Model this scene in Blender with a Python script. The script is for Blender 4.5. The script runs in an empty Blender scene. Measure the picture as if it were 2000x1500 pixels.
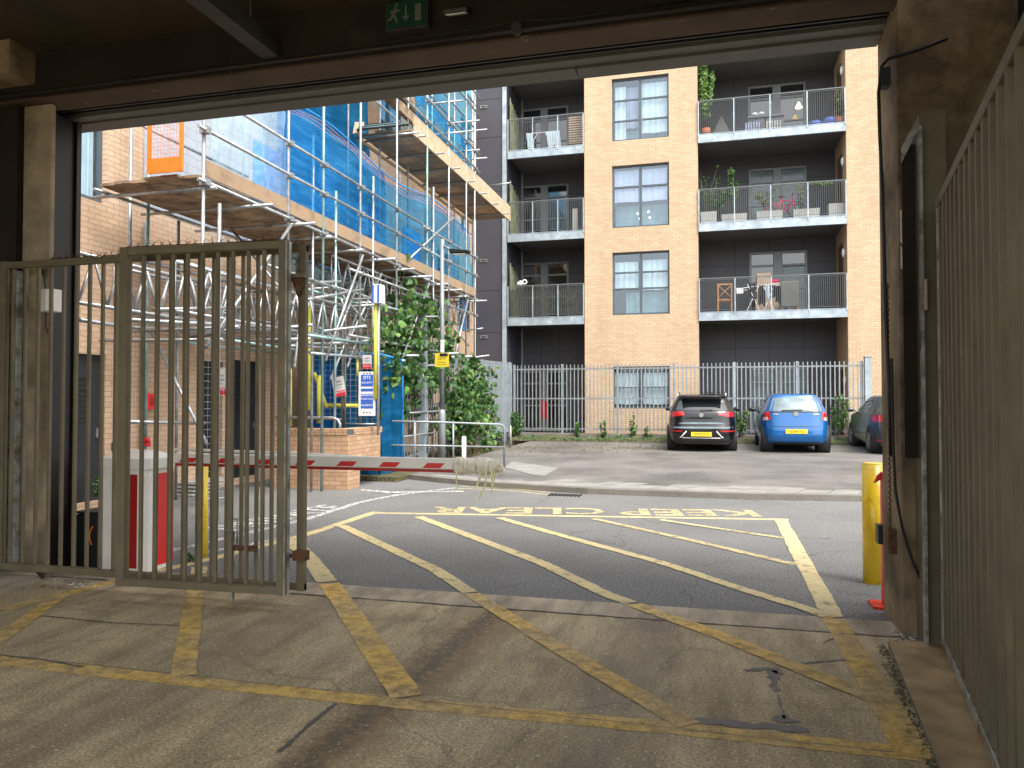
import bpy, bmesh, math, random
from mathutils import Vector, Matrix
random.seed(7)
R = math.radians
C = bpy.context.scene.collection
SC = bpy.context.scene

# ------------------------------------------------------------------ camera
F = 1480.0
cam_d = bpy.data.cameras.new("camera"); cam = bpy.data.objects.new("camera", cam_d); C.objects.link(cam)
cam_d.sensor_width = 36; cam_d.lens = 36*F/2000; cam_d.clip_end = 2000; cam_d.clip_start = .05
cam.location = (0, 0, 1.5); cam.rotation_euler = (R(90+1.354), 0, R(14.73))
SC.camera = cam
# ------------------------------------------------------------------ world, sun, exposure
SUN_EL, SUN_AZ = 58, 134      # azimuth clockwise from +Y
w = bpy.data.worlds.new("World"); SC.world = w; w.use_nodes = True
nt = w.node_tree; bg = nt.nodes['Background']
sky = nt.nodes.new('ShaderNodeTexSky'); sky.sky_type = 'NISHITA'; sky.sun_disc = False
sky.sun_elevation = R(SUN_EL); sky.sun_rotation = R(SUN_AZ); sky.air_density = 1.2; sky.dust_density = 3.0; sky.ozone_density = .6
hs_ = nt.nodes.new('ShaderNodeHueSaturation'); hs_.inputs['Saturation'].default_value = .22      # overcast: a nearly white sky
nt.links.new(sky.outputs[0], hs_.inputs['Color']); nt.links.new(hs_.outputs[0], bg.inputs[0]); bg.inputs[1].default_value = .15
sd = bpy.data.lights.new("sun", 'SUN'); sun = bpy.data.objects.new("sun", sd); C.objects.link(sun)
sd.energy = 1.3; sd.angle = R(32); sd.color = (1, .95, .87)
sun.rotation_euler = Vector((-math.sin(R(SUN_AZ))*math.cos(R(SUN_EL)), -math.cos(R(SUN_AZ))*math.cos(R(SUN_EL)), -math.sin(R(SUN_EL)))).to_track_quat('-Z', 'Y').to_euler()
SC.view_settings.view_transform = 'Standard'; SC.view_settings.look = 'None'
SC.view_settings.exposure = 1.6; SC.view_settings.gamma = 1
SC.cycles.max_bounces = 8; SC.cycles.transparent_max_bounces = 24; SC.cycles.diffuse_bounces = 5

# surveyed positions: the photograph's pixel (2000 px wide) laid on a real plane X, Y or Z
_m = cam.rotation_euler.to_matrix()
def ray(u, v): return _m @ Vector(((u-1000)/F, (750-v)/F, -1))
def PX(u, v, X): d = ray(u, v); return Vector((0, 0, 1.5)) + d*(X/d.x)
def PY(u, v, Y): d = ray(u, v); return Vector((0, 0, 1.5)) + d*(Y/d.y)
def PZ(u, v, Z=0): d = ray(u, v); return Vector((0, 0, 1.5)) + d*((Z-1.5)/d.z)

# ------------------------------------------------------------------ object helpers
def tag(o, label=None, cat=None, group=None, kind=None):
    if label: o['label'] = label
    if cat: o['category'] = cat
    if group: o['group'] = group
    if kind: o['kind'] = kind
    return o
def thing(name, label, cat, loc=(0, 0, 0), group=None):
    o = bpy.data.objects.new(name, None); C.objects.link(o); o.location = loc; o.empty_display_size = .1
    return tag(o, label, cat, group)
class MB:
    """collects shapes in world coordinates"""
    def __init__(s): s.v = []; s.f = []; s.sm = []
    def add(s, vs, fs, smooth=False):
        n = len(s.v); s.v += [tuple(v) for v in vs]
        for f in fs: s.f.append(tuple(i+n for i in f)); s.sm.append(smooth)
        return s
    def box(s, x0, x1, y0, y1, z0, z1):
        if x0 > x1: x0, x1 = x1, x0
        if y0 > y1: y0, y1 = y1, y0
        if z0 > z1: z0, z1 = z1, z0
        vs = [(x, y, z) for z in (z0, z1) for y in (y0, y1) for x in (x0, x1)]
        return s.add(vs, [(0, 2, 3, 1), (4, 5, 7, 6), (0, 1, 5, 4), (2, 6, 7, 3), (0, 4, 6, 2), (1, 3, 7, 5)])
    def obox(s, c, ax, ay, az):
        c, ax, ay, az = map(Vector, (c, ax, ay, az))
        vs = [c+ax*i+ay*j+az*k for k in (-.5, .5) for j in (-.5, .5) for i in (-.5, .5)]
        return s.add(vs, [(0, 2, 3, 1), (4, 5, 7, 6), (0, 1, 5, 4), (2, 6, 7, 3), (0, 4, 6, 2), (1, 3, 7, 5)])
    def bar(s, p, q, w, h=None, up=(0, 0, 1)):
        p, q = Vector(p), Vector(q); d = q-p; h = h or w
        x = d.cross(Vector(up))
        if x.length < 1e-5: x = d.cross(Vector((0, 1, 0)))
        x.normalize(); z = x.cross(d).normalized()
        return s.obox((p+q)/2, x*w, d, z*h)
    def tube(s, pts, r, n=8, caps=True):
        pts = [Vector(p) for p in pts]; rs = r if isinstance(r, (list, tuple)) else [r]*len(pts)
        vs = []; ref = None
        for i, p in enumerate(pts):
            d = (pts[min(i+1, len(pts)-1)]-pts[max(i-1, 0)]).normalized()
            if ref is None:
                ref = d.cross(Vector((0, 0, 1)))
                if ref.length < .01: ref = d.cross(Vector((0, 1, 0)))
            ref = (ref-d*ref.dot(d)).normalized(); b = d.cross(ref)
            for k in range(n):
                a = 2*math.pi*k/n; vs.append(p+(ref*math.cos(a)+b*math.sin(a))*rs[i])
        fs = [(i*n+k, i*n+(k+1) % n, (i+1)*n+(k+1) % n, (i+1)*n+k) for i in range(len(pts)-1) for k in range(n)]
        s.add(vs, fs, True)
        if caps:
            m = len(s.v)-len(vs)
            s.f.append(tuple(m+k for k in range(n))[::-1]); s.sm.append(False)
            s.f.append(tuple(m+(len(pts)-1)*n+k for k in range(n))); s.sm.append(False)
        return s
    def poly(s, pts): return s.add(pts, [tuple(range(len(pts)))])
    def ball(s, c, r, sx=1, sy=1, sz=1, n=10, m=7):
        c = Vector(c); vs = []
        for i in range(m+1):
            t = math.pi*i/m
            for k in range(n):
                a = 2*math.pi*k/n; vs.append(c+Vector((r*sx*math.sin(t)*math.cos(a), r*sy*math.sin(t)*math.sin(a), r*sz*math.cos(t))))
        return s.add(vs, [(i*n+k, (i+1)*n+k, (i+1)*n+(k+1) % n, i*n+(k+1) % n) for i in range(m) for k in range(n)], True)
    def build(s, name, m, parent=None, bevel=0, label=None, cat=None, group=None, kind=None):
        me = bpy.data.meshes.new(name)
        o0 = Vector(parent.location) if (parent and parent.type == 'EMPTY') else Vector((0, 0, 0))
        if parent and parent.type != 'EMPTY' and parent.parent: o0 = Vector(parent.parent.location)
        me.from_pydata([tuple(Vector(v)-o0) for v in s.v], [], s.f)
        for p, sm in zip(me.polygons, s.sm): p.use_smooth = sm
        me.update()
        o = bpy.data.objects.new(name, me); C.objects.link(o)
        if m: me.materials.append(m)
        if parent: o.parent = parent
        if bevel:
            b = o.modifiers.new("bevel", 'BEVEL'); b.width = bevel; b.segments = 2; b.limit_method = 'ANGLE'
        return tag(o, label, cat, group, kind)
def text(s, name, size, m, parent, M, ext=.001, bold=0, align='CENTER', font_scale=(1, 1), label=None, kind=None):
    cu = bpy.data.curves.new("t", 'FONT'); cu.body = s; cu.size = size; cu.extrude = ext; cu.align_x = align; cu.align_y = 'CENTER'
    cu.resolution_u = 2; cu.offset = bold
    t = bpy.data.objects.new("t", cu); C.objects.link(t)
    dg = bpy.context.evaluated_depsgraph_get(); me = bpy.data.meshes.new_from_object(t.evaluated_get(dg))
    bpy.data.objects.remove(t); bpy.data.curves.remove(cu)
    me.transform(M @ Matrix.Diagonal((font_scale[0], font_scale[1], 1, 1)))
    o0 = Vector((0, 0, 0))
    if parent: o0 = Vector(parent.location) if parent.type == 'EMPTY' else (Vector(parent.parent.location) if parent.parent else o0)
    me.transform(Matrix.Translation(-o0)); me.materials.clear(); me.materials.append(m)
    o = bpy.data.objects.new(name, me); C.objects.link(o)
    if parent: o.parent = parent
    return tag(o, label, None, None, kind)
def frame_m(c, right, up):
    r = Vector(right).normalized(); u = Vector(up).normalized(); n = r.cross(u)
    return Matrix.Translation(Vector(c)) @ Matrix((r, u, n)).transposed().to_4x4()

# ------------------------------------------------------------------ materials
def N(nt, t, **k):
    n = nt.nodes.new(t)
    for a, b in k.items(): setattr(n, a, b)
    return n
def base(name):
    m = bpy.data.materials.new(name); m.use_nodes = True; nt = m.node_tree
    b = nt.nodes['Principled BSDF']; co = N(nt, 'ShaderNodeTexCoord'); return m, nt, b, co
def noise(nt, co, scale, detail=4, rough=.55, vec=None):
    n = N(nt, 'ShaderNodeTexNoise'); n.inputs['Scale'].default_value = scale; n.inputs['Detail'].default_value = detail; n.inputs['Roughness'].default_value = rough
    nt.links.new(vec if vec else co.outputs['Object'], n.inputs['Vector']); return n
def ramp(nt, src, a, b, ca=(0, 0, 0, 1), cb=(1, 1, 1, 1)):
    r = N(nt, 'ShaderNodeValToRGB'); r.color_ramp.elements[0].position = a; r.color_ramp.elements[1].position = b
    r.color_ramp.elements[0].color = ca; r.color_ramp.elements[1].color = cb; nt.links.new(src, r.inputs[0]); return r
def mix(nt, fac, a, b, mode='MIX'):
    m = N(nt, 'ShaderNodeMixRGB', blend_type=mode)
    for s, v in ((0, fac), (1, a), (2, b)):
        if hasattr(v, 'node'): nt.links.new(v, m.inputs[s])
        elif s == 0: m.inputs[0].default_value = v
        else: m.inputs[s].default_value = (*v[:3], 1)
    return m.outputs[0]
def bump(nt, b, h, strength=.3, dist=.01):
    n = N(nt, 'ShaderNodeBump'); n.inputs['Strength'].default_value = strength; n.inputs['Distance'].default_value = dist
    nt.links.new(h, n.inputs['Height']); nt.links.new(n.outputs[0], b.inputs['Normal'])
def mat(name, col, rough=.6, metal=0, var=.25, scale=6, dirt=None, dscale=2.5, damt=(.5, .7), bmp=.15, bscale=40, spec=.5, emit=None, es=1, clear=0):
    m, nt, b, co = base(name)
    n = noise(nt, co, scale)
    c = mix(nt, ramp(nt, n.outputs[0], .3, .7).outputs[0], [x*(1-var) for x in col], [min(1, x*(1+var)) for x in col])
    if dirt:
        d = noise(nt, co, dscale, 6, .65)
        c = mix(nt, ramp(nt, d.outputs[0], *damt).outputs[0], c, dirt)
    nt.links.new(c, b.inputs['Base Color'])
    b.inputs['Roughness'].default_value = rough; b.inputs['Metallic'].default_value = metal; b.inputs['Specular IOR Level'].default_value = spec
    if bmp: bump(nt, b, noise(nt, co, bscale, 3).outputs[0], bmp, .004)
    if clear: b.inputs['Coat Weight'].default_value = clear; b.inputs['Coat Roughness'].default_value = .05
    if emit: b.inputs['Emission Color'].default_value = (*emit, 1); b.inputs['Emission Strength'].default_value = es
    return m
def brick(name, c1, c2, mortar, w=.225, h=.075, rot=False, tint=None):
    m, nt, b, co = base(name)
    sp = N(nt, 'ShaderNodeSeparateXYZ'); nt.links.new(co.outputs['Object'], sp.inputs[0])
    ad = N(nt, 'ShaderNodeMath', operation='ADD'); nt.links.new(sp.outputs[0], ad.inputs[0]); nt.links.new(sp.outputs[1], ad.inputs[1])
    cb = N(nt, 'ShaderNodeCombineXYZ'); nt.links.new(ad.outputs[0], cb.inputs[0]); nt.links.new(sp.outputs[2], cb.inputs[1])
    bt = N(nt, 'ShaderNodeTexBrick'); nt.links.new(cb.outputs[0], bt.inputs['Vector'])
    bt.inputs['Scale'].default_value = 1; bt.inputs['Brick Width'].default_value = w; bt.inputs['Row Height'].default_value = h
    bt.inputs['Mortar Size'].default_value = .006; bt.inputs['Mortar Smooth'].default_value = .2
    bt.inputs['Color1'].default_value = (*c1, 1); bt.inputs['Color2'].default_value = (*c2, 1); bt.inputs['Mortar'].default_value = (*mortar, 1)
    n = noise(nt, co, 1.1, 5); c = mix(nt, ramp(nt, n.outputs[0], .3, .75).outputs[0], bt.outputs[0], [x*.8 for x in c1])
    mm = N(nt, 'ShaderNodeMixRGB', blend_type='MIX'); mm.inputs[0].default_value = .4
    nt.links.new(bt.outputs[0], mm.inputs[1]); nt.links.new(c, mm.inputs[2])
    n2 = noise(nt, co, 25, 3); c = mix(nt, .35, mm.outputs[0], ramp(nt, n2.outputs[0], .2, .8, (.45, .45, .45, 1), (1.0, 1.0, 1.0, 1)).outputs[0], 'MULTIPLY')
    mp = N(nt, 'ShaderNodeMapping'); mp.inputs['Scale'].default_value = (1.3, 1.3, .22); nt.links.new(co.outputs['Object'], mp.inputs[0])
    s = noise(nt, co, 1, 7, .7, vec=mp.outputs[0]); c = mix(nt, .45, c, ramp(nt, s.outputs[0], .36, .62, (.80, .78, .76, 1), (1.06, 1.05, 1.04, 1)).outputs[0], 'MULTIPLY')
    nt.links.new(c, b.inputs['Base Color']); b.inputs['Roughness'].default_value = .85
    bump(nt, b, bt.outputs['Fac'], -.6, .006)
    return m
def ground_mat(name, col, col2, fine, speck=None, fscale=140, big=.45, rough=.85, cracks=False, spk=(.62, .68), bstr=.5, streak=False, track=None):
    m, nt, b, co = base(name)
    a = noise(nt, co, big, 6, .6); f = noise(nt, co, fscale, 3, .8)
    c = mix(nt, ramp(nt, a.outputs[0], .35, .68).outputs[0], col, col2)
    if streak:
        mp = N(nt, 'ShaderNodeMapping'); mp.inputs['Scale'].default_value = (1.6, .35, 1); mp.inputs['Rotation'].default_value = (0, 0, R(-32))
        nt.links.new(co.outputs['Object'], mp.inputs[0])
        s = noise(nt, co, 3.2, 7, .68, vec=mp.outputs[0])
        c = mix(nt, .8, c, ramp(nt, s.outputs[0], .32, .66, (.46, .43, .40, 1), (1.25, 1.22, 1.14, 1)).outputs[0], 'MULTIPLY')
        s2 = noise(nt, co, 1.3, 5, .7)
        c = mix(nt, ramp(nt, s2.outputs[0], .56, .64, (0, 0, 0, 1), (.55, .55, .55, 1)).outputs[0], c, [x*.5 for x in col])
    c = mix(nt, fine, c, ramp(nt, f.outputs[0], .36, .66, (.35, .35, .35, 1), (1.7, 1.7, 1.7, 1)).outputs[0], 'MULTIPLY')
    if track:      # a long scoured tyre track of loose grit across the screed, and softer tyre darkening beside it
        (ax, ay), (nx, ny), wd = track
        dt = N(nt, 'ShaderNodeVectorMath', operation='DOT_PRODUCT'); dt.inputs[1].default_value = (nx, ny, 0); nt.links.new(co.outputs['Object'], dt.inputs[0])
        def off_(c0, rad, soft, colr, amt, nz, sc):
            nonlocal c
            sb = N(nt, 'ShaderNodeMath', operation='SUBTRACT'); nt.links.new(dt.outputs['Value'], sb.inputs[0]); sb.inputs[1].default_value = ax*nx+ay*ny+c0
            ab = N(nt, 'ShaderNodeMath', operation='ABSOLUTE'); nt.links.new(sb.outputs[0], ab.inputs[0])
            nn = noise(nt, co, sc, 7, .75); ma = N(nt, 'ShaderNodeMath', operation='MULTIPLY_ADD'); nt.links.new(nn.outputs[0], ma.inputs[0]); ma.inputs[1].default_value = nz; nt.links.new(ab.outputs[0], ma.inputs[2])
            r = ramp(nt, ma.outputs[0], rad+nz*.5, rad+soft+nz*.5, (amt,)*3+(1,), (0, 0, 0, 1)); c = mix(nt, r.outputs[0], c, colr)
        off_(0, .05, .22, (.25, .17, .085), .85, .55, 7); off_(.05, .0, .12, (.11, .085, .06), .8, .6, 16); off_(-1.05, .05, .35, (.17, .14, .11), .5, .5, 2.5); off_(1.3, .05, .4, (.16, .135, .105), .45, .5, 2.2)
    if speck:
        sp = noise(nt, co, 48, 2, .5); c = mix(nt, ramp(nt, sp.outputs[0], spk[0]+.03, spk[1]+.03).outputs[0], c, speck)
    if cracks:
        v = N(nt, 'ShaderNodeTexVoronoi', feature='DISTANCE_TO_EDGE'); v.inputs['Scale'].default_value = .42
        wv = noise(nt, co, 3, 4); va = N(nt, 'ShaderNodeVectorMath', operation='MULTIPLY_ADD')
        va.inputs[1].default_value = (.35, .35, .35); nt.links.new(wv.outputs['Color'], va.inputs[0]); nt.links.new(co.outputs['Object'], va.inputs[2])
        nt.links.new(va.outputs[0], v.inputs['Vector'])
        c = mix(nt, ramp(nt, v.outputs[0], .0, .005, (.5, .5, .5, 1), (0, 0, 0, 1)).outputs[0], c, [x*.3 for x in col])
    nt.links.new(c, b.inputs['Base Color']); b.inputs['Roughness'].default_value = rough
    b.inputs['Specular IOR Level'].default_value = .35
    bump(nt, b, f.outputs[0], bstr, .006)
    return m
def worn_paint(name, col, wear=(.40, .55), scale=9, col2=None):
    m, nt, b, co = base(name)
    n2 = noise(nt, co, 1.5, 8, .7)
    c = mix(nt, ramp(nt, n2.outputs[0], .40, .68).outputs[0], col, col2 or [x*.6 for x in col])
    n3 = noise(nt, co, 90, 3, .7); c = mix(nt, .5, c, ramp(nt, n3.outputs[0], .3, .7, (.4, .4, .4, 1), (1.3, 1.3, 1.3, 1)).outputs[0], 'MULTIPLY')
    nt.links.new(c, b.inputs['Base Color']); b.inputs['Roughness'].default_value = .7
    tr = N(nt, 'ShaderNodeBsdfTransparent'); ms = N(nt, 'ShaderNodeMixShader'); out = nt.nodes['Material Output']
    n = noise(nt, co, scale, 8, .75); r = ramp(nt, n.outputs[0], *wear)
    nt.links.new(r.outputs[0], ms.inputs[0]); nt.links.new(tr.outputs[0], ms.inputs[1]); nt.links.new(b.outputs[0], ms.inputs[2]); nt.links.new(ms.outputs[0], out.inputs[0])
    return m
def glass(name, tint=(.9, .96, .97), t=.7, rough=.02, refl=(1, 1, 1)):
    m, nt, b, co = base(name); out = nt.nodes['Material Output']
    tr = N(nt, 'ShaderNodeBsdfTransparent'); tr.inputs[0].default_value = (*tint, 1)
    gl = N(nt, 'ShaderNodeBsdfGlossy'); gl.inputs['Roughness'].default_value = rough; gl.inputs[0].default_value = (*refl, 1)
    ms = N(nt, 'ShaderNodeMixShader'); ms.inputs[0].default_value = 1-t
    nt.links.new(tr.outputs[0], ms.inputs[1]); nt.links.new(gl.outputs[0], ms.inputs[2]); nt.links.new(ms.outputs[0], out.inputs[0]); return m
def net(name, col, tint, alpha, scale=5, lo=.6):
    m, nt, b, co = base(name); out = nt.nodes['Material Output']
    mp = N(nt, 'ShaderNodeMapping'); mp.inputs['Rotation'].default_value = (R(28), 0, 0); mp.inputs['Scale'].default_value = (1, .25, 1.6); nt.links.new(co.outputs['Object'], mp.inputs[0])
    n = noise(nt, co, scale, 6, .65, vec=mp.outputs[0]); n2 = noise(nt, co, 1.6, 5, .6, vec=mp.outputs[0])
    c = mix(nt, ramp(nt, n2.outputs[0], .35, .7).outputs[0], col, [min(1, x*1.5+.02) for x in col])
    df = N(nt, 'ShaderNodeBsdfDiffuse'); tl = N(nt, 'ShaderNodeBsdfTranslucent'); nt.links.new(c, df.inputs[0]); nt.links.new(c, tl.inputs[0])
    m1 = N(nt, 'ShaderNodeMixShader'); m1.inputs[0].default_value = .4; nt.links.new(df.outputs[0], m1.inputs[1]); nt.links.new(tl.outputs[0], m1.inputs[2])
    tr = N(nt, 'ShaderNodeBsdfTransparent'); tr.inputs[0].default_value = (*tint, 1)
    ms = N(nt, 'ShaderNodeMixShader'); r = ramp(nt, n.outputs[0], .35, .7, (alpha*lo,)*3+(1,), (alpha,)*3+(1,))
    nt.links.new(r.outputs[0], ms.inputs[0]); nt.links.new(tr.outputs[0], ms.inputs[1]); nt.links.new(m1.outputs[0], ms.inputs[2]); nt.links.new(ms.outputs[0], out.inputs[0]); return m
def leafmat(name, c1, c2, sc=9):
    m, nt, b, co = base(name); out = nt.nodes['Material Output']
    n = noise(nt, co, sc, 3); c = mix(nt, ramp(nt, n.outputs[0], .35, .65).outputs[0], c1, c2)
    nt.links.new(c, b.inputs['Base Color']); b.inputs['Roughness'].default_value = .5
    tl = N(nt, 'ShaderNodeBsdfTranslucent'); nt.links.new(c, tl.inputs[0]); ms = N(nt, 'ShaderNodeMixShader'); ms.inputs[0].default_value = .25
    nt.links.new(b.outputs[0], ms.inputs[1]); nt.links.new(tl.outputs[0], ms.inputs[2]); nt.links.new(ms.outputs[0], out.inputs[0]); return m

M = {}
M['asphalt'] = ground_mat('asphalt', (.128, .127, .124), (.18, .178, .172), 1.0, speck=(.36, .36, .34), fscale=55, cracks=True)
M['parking'] = ground_mat('parking_asphalt', (.085, .08, .074), (.185, .172, .158), .6, speck=(.4, .38, .35), fscale=60, big=.6)
_a, _b = PZ(540, 1560), PZ(985, 1192); _d = (_b-_a).normalized()
M['floor'] = ground_mat('stained_concrete', (.385, .315, .19), (.54, .455, .295), .8, track=((_a.x, _a.y), (-_d.y, _d.x), .2), speck=(.75, .68, .55), spk=(.63, .68), fscale=70, big=1.1, cracks=True, rough=.6, bstr=.6, streak=True)
M['strip'] = ground_mat('pale_concrete', (.50, .435, .34), (.36, .31, .24), .5, fscale=90, big=2.5, streak=True)
M['gravel'] = ground_mat('worn_gravel_screed', (.12, .085, .05), (.22, .155, .075), .95, speck=(.45, .38, .25), fscale=38, big=3, bstr=1)
M['kerb'] = ground_mat('kerb_stone', (.20, .185, .16), (.15, .135, .115), .4, fscale=70, big=3)
M['paver'] = ground_mat('pale_pavers', (.27, .26, .24), (.20, .195, .18), .4, fscale=60, big=4)
M['earth'] = ground_mat('mossy_earth', (.045, .038, .025), (.08, .085, .03), .8, speck=(.3, .22, .12), spk=(.56, .62), fscale=30, big=3, bstr=1)
M['seal'] = mat('bitumen_sealer', (.095, .092, .085), .45, var=.3, scale=20)
M['rustplate'] = mat('ochre_concrete', (.40, .285, .145), .7, var=.4, scale=4, dirt=(.46, .22, .06), dscale=5, damt=(.6, .72))
M['ypaint'] = worn_paint('yellow_road_paint', (.64, .53, .26), wear=(.29, .47), col2=(.50, .41, .24))
M['ypaint_in'] = worn_paint('dirty_yellow_road_paint', (.56, .41, .19), wear=(.22, .56), col2=(.88, .56, .09))
M['yfaint'] = worn_paint('faded_yellow_road_paint', (.62, .52, .28), wear=(.31, .53), scale=14)
M['wpaint'] = worn_paint('white_road_paint', (.75, .75, .72), wear=(.40, .57), scale=14)
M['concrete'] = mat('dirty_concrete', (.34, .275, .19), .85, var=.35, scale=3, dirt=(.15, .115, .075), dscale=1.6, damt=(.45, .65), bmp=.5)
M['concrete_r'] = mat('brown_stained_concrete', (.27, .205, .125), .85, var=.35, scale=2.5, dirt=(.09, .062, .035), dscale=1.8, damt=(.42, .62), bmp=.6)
M['concrete_d'] = mat('dark_concrete', (.019, .012, .007), .9, var=.35, scale=2, dirt=(.05, .037, .027), dscale=2.2, damt=(.60, .82), bmp=.5)  # very dark brown base with paler blotches
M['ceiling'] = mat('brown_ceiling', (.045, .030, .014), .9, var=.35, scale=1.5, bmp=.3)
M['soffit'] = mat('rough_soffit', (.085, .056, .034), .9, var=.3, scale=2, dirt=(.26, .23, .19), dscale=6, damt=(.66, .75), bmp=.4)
M['fascia'] = mat('grey_painted_fascia', (.12, .115, .10), .6, var=.1, scale=2)
M['black'] = mat('black_steel', (.012, .010, .009), .5, var=.3)
M['gate'] = mat('grimy_galvanised_gate', (.165, .14, .086), .6, .2, var=.22, scale=3, dirt=(.15, .12, .075), dscale=3.5, damt=(.50, .75), bmp=.15)
M['gate_l'] = mat('pale_galvanised_edge', (.38, .39, .36), .5, .5, var=.3, scale=12, dirt=(.10, .085, .05), dscale=8, damt=(.45, .7))
M['rust'] = mat('rusty_iron', (.10, .045, .02), .85, var=.5, scale=30)
M['galv'] = mat('galvanised_tube', (.40, .42, .43), .45, .7, var=.3, scale=9, dirt=(.20, .17, .14), dscale=5, damt=(.58, .72))
M['galv2'] = mat('teal_marked_tube', (.30, .45, .44), .45, .6, var=.3, scale=5)
M['channel'] = mat('dusty_channel', (.05, .044, .038), .7, .2)
M['galv_d'] = mat('dull_galvanised', (.30, .32, .33), .55, .5, var=.2, scale=5, dirt=(.2, .2, .2))
M['beamgalv'] = mat('galvanised_balcony_beam', (.36, .42, .46), .45, .4, var=.25, scale=3, dirt=(.62, .67, .70), dscale=5, damt=(.58, .7))
M['brick'] = brick('buff_brick', (.595, .42, .265), (.70, .515, .34), (.36, .265, .18))
M['brick_l'] = brick('salmon_buff_brick', (.62, .42, .28), (.72, .51, .35), (.38, .27, .19))
M['brick_w'] = brick('orange_garden_brick', (.46, .275, .16), (.62, .40, .25), (.24, .17, .12))
M['render_w'] = brick('pale_painted_brick', (.44, .46, .50), (.50, .52, .56), (.30, .32, .36), h=.15, w=.45)
M['clad'] = mat('slate_cladding', (.050, .050, .064), .5, var=.1, scale=1, bmp=0)
M['clad_d'] = mat('dark_loggia_cladding', (.075, .075, .090), .55, var=.1, scale=1, bmp=0)
M['soff_b'] = mat('balcony_soffit', (.12, .12, .12), .7, var=.1, scale=2, bmp=0)
M['wframe'] = mat('slate_window_frame', (.075, .095, .11), .4, var=.08, bmp=0)
M['lframe'] = mat('grey_door_frame', (.22, .24, .26), .4, var=.1, bmp=0)
M['glass'] = glass('window_glass', t=.80, refl=(.62, .70, .78))
M['glass_d'] = glass('dark_window_glass', (.6, .68, .7), t=.7)
M['curtain'] = mat('white_curtain', (.50, .60, .66), .9, var=.12, scale=3, bmp=0)
M['blind'] = mat('lilac_sheet', (.34, .38, .52), .8, var=.12, scale=2, bmp=0)
M['teal'] = mat('pale_teal_interior', (.20, .34, .37), .9, var=.3, scale=2.5, bmp=0)
M['room'] = mat('dim_room', (.06, .06, .06), .9, var=.3, bmp=0)
M['roomlit'] = mat('room_plaster', (.35, .37, .36), .9, var=.2, bmp=0)
M['door'] = mat('black_blue_door', (.016, .019, .024), .45, var=.2, bmp=0)
M['wood_o'] = mat('old_scaffold_board', (.36, .25, .16), .85, var=.45, scale=3, dirt=(.13, .09, .06), dscale=4, damt=(.45, .65))
M['wood_n'] = mat('new_timber', (.56, .42, .28), .8, var=.15, scale=4, dirt=(.45, .32, .19), dscale=5)
M['wood_t'] = mat('weathered_toe_board', (.34, .235, .145), .85, var=.35, scale=3, dirt=(.24, .16, .10), dscale=3)
M['wood_u'] = mat('brown_board_underside', (.46, .31, .19), .85, var=.5, scale=1.2, dirt=(.24, .20, .15), dscale=.9, damt=(.42, .56))
M['net'] = net('blue_debris_net', (.06, .36, .70), (.30, .66, .97), .50, lo=.35)
M['net_p'] = net('pale_debris_sheet', (.50, .66, .86), (.86, .93, 1.0), .38)
M['net_d'] = net('deep_blue_screen', (.012, .16, .36), (.08, .34, .60), .72)
M['netedge'] = mat('blue_net_hem', (.03, .30, .75), .6, var=.2)
M['pink'] = mat('pink_net_band', (.62, .28, .38), .6, var=.2)
M['orange'] = mat('orange_steel', (.85, .20, .02), .45, var=.08)
M['foam'] = mat('yellow_foam', (.86, .80, .10), .7, var=.12, scale=8, bmp=0)
M['yellow'] = mat('yellow_bollard_paint', (.86, .60, .02), .35, var=.06, scale=3, dirt=(.40, .27, .04), dscale=5, damt=(.56, .74), clear=.3)
M['red'] = mat('red_panel', (.72, .022, .022), .4, var=.08, scale=3)
M['darkred'] = mat('dark_red_panel', (.40, .012, .010), .4, var=.08, scale=3)
M['white'] = mat('white_paint', (.88, .86, .80), .4, var=.06, scale=5, dirt=(.52, .48, .40), dscale=4, damt=(.6, .8))
M['cream'] = mat('cream_tape', (.90, .82, .66), .7, var=.2, scale=20)
M['ytape'] = mat('yellow_tape', (.88, .80, .42), .6, var=.2, scale=20)
M['sign_w'] = mat('white_sign', (.78, .78, .78), .4, var=.04, bmp=0)
M['sign_g'] = mat('grey_text', (.18, .19, .22), .6, var=0, bmp=0)
M['sign_r'] = mat('red_sign', (.68, .03, .06), .4, var=.05, bmp=0)
M['sign_b'] = mat('blue_sign', (.035, .12, .50), .4, var=.05, bmp=0)
M['sign_y'] = mat('yellow_sign', (.72, .52, .04), .4, var=.06, bmp=0)
M['sign_green'] = mat('green_exit_face', (.004, .045, .026), .5, var=.05, bmp=0)
M['pictogram'] = mat('pale_pictogram', (.14, .15, .12), .6, var=0, bmp=0)
M['cable'] = mat('black_cable', (.012, .012, .012), .5, var=.2)
M['leaf'] = leafmat('vine_leaf', (.016, .058, .014), (.06, .15, .03))
M['leaf2'] = leafmat('bright_leaf', (.07, .17, .025), (.20, .34, .08))
M['leaf_d'] = leafmat('dry_leaf', (.16, .12, .05), (.10, .10, .04))
M['stem'] = mat('woody_stem', (.10, .07, .045), .8)
M['rubber'] = mat('tyre_rubber', (.013, .013, .013), .75, var=.2)
M['chrome'] = mat('bright_trim', (.6, .6, .6), .25, .9, var=.05, bmp=0)
M['rim'] = mat('alloy_rim', (.38, .38, .40), .35, .8, var=.1, bmp=0)
M['lamp_red'] = mat('tail_lamp_red', (.50, .012, .018), .15, var=.1, bmp=0, clear=1)
M['lamp_clear'] = mat('tail_lamp_clear', (.62, .50, .48), .15, var=.1, bmp=0, clear=1)
M['plate'] = mat('yellow_number_plate', (.86, .60, .03), .4, var=.03, bmp=0)
M['plate_t'] = mat('plate_characters', (.02, .02, .02), .5, var=0, bmp=0)
M['carglass'] = mat('tinted_car_glass', (.015, .018, .02), .05, var=0, bmp=0, spec=.9, clear=1)
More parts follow.
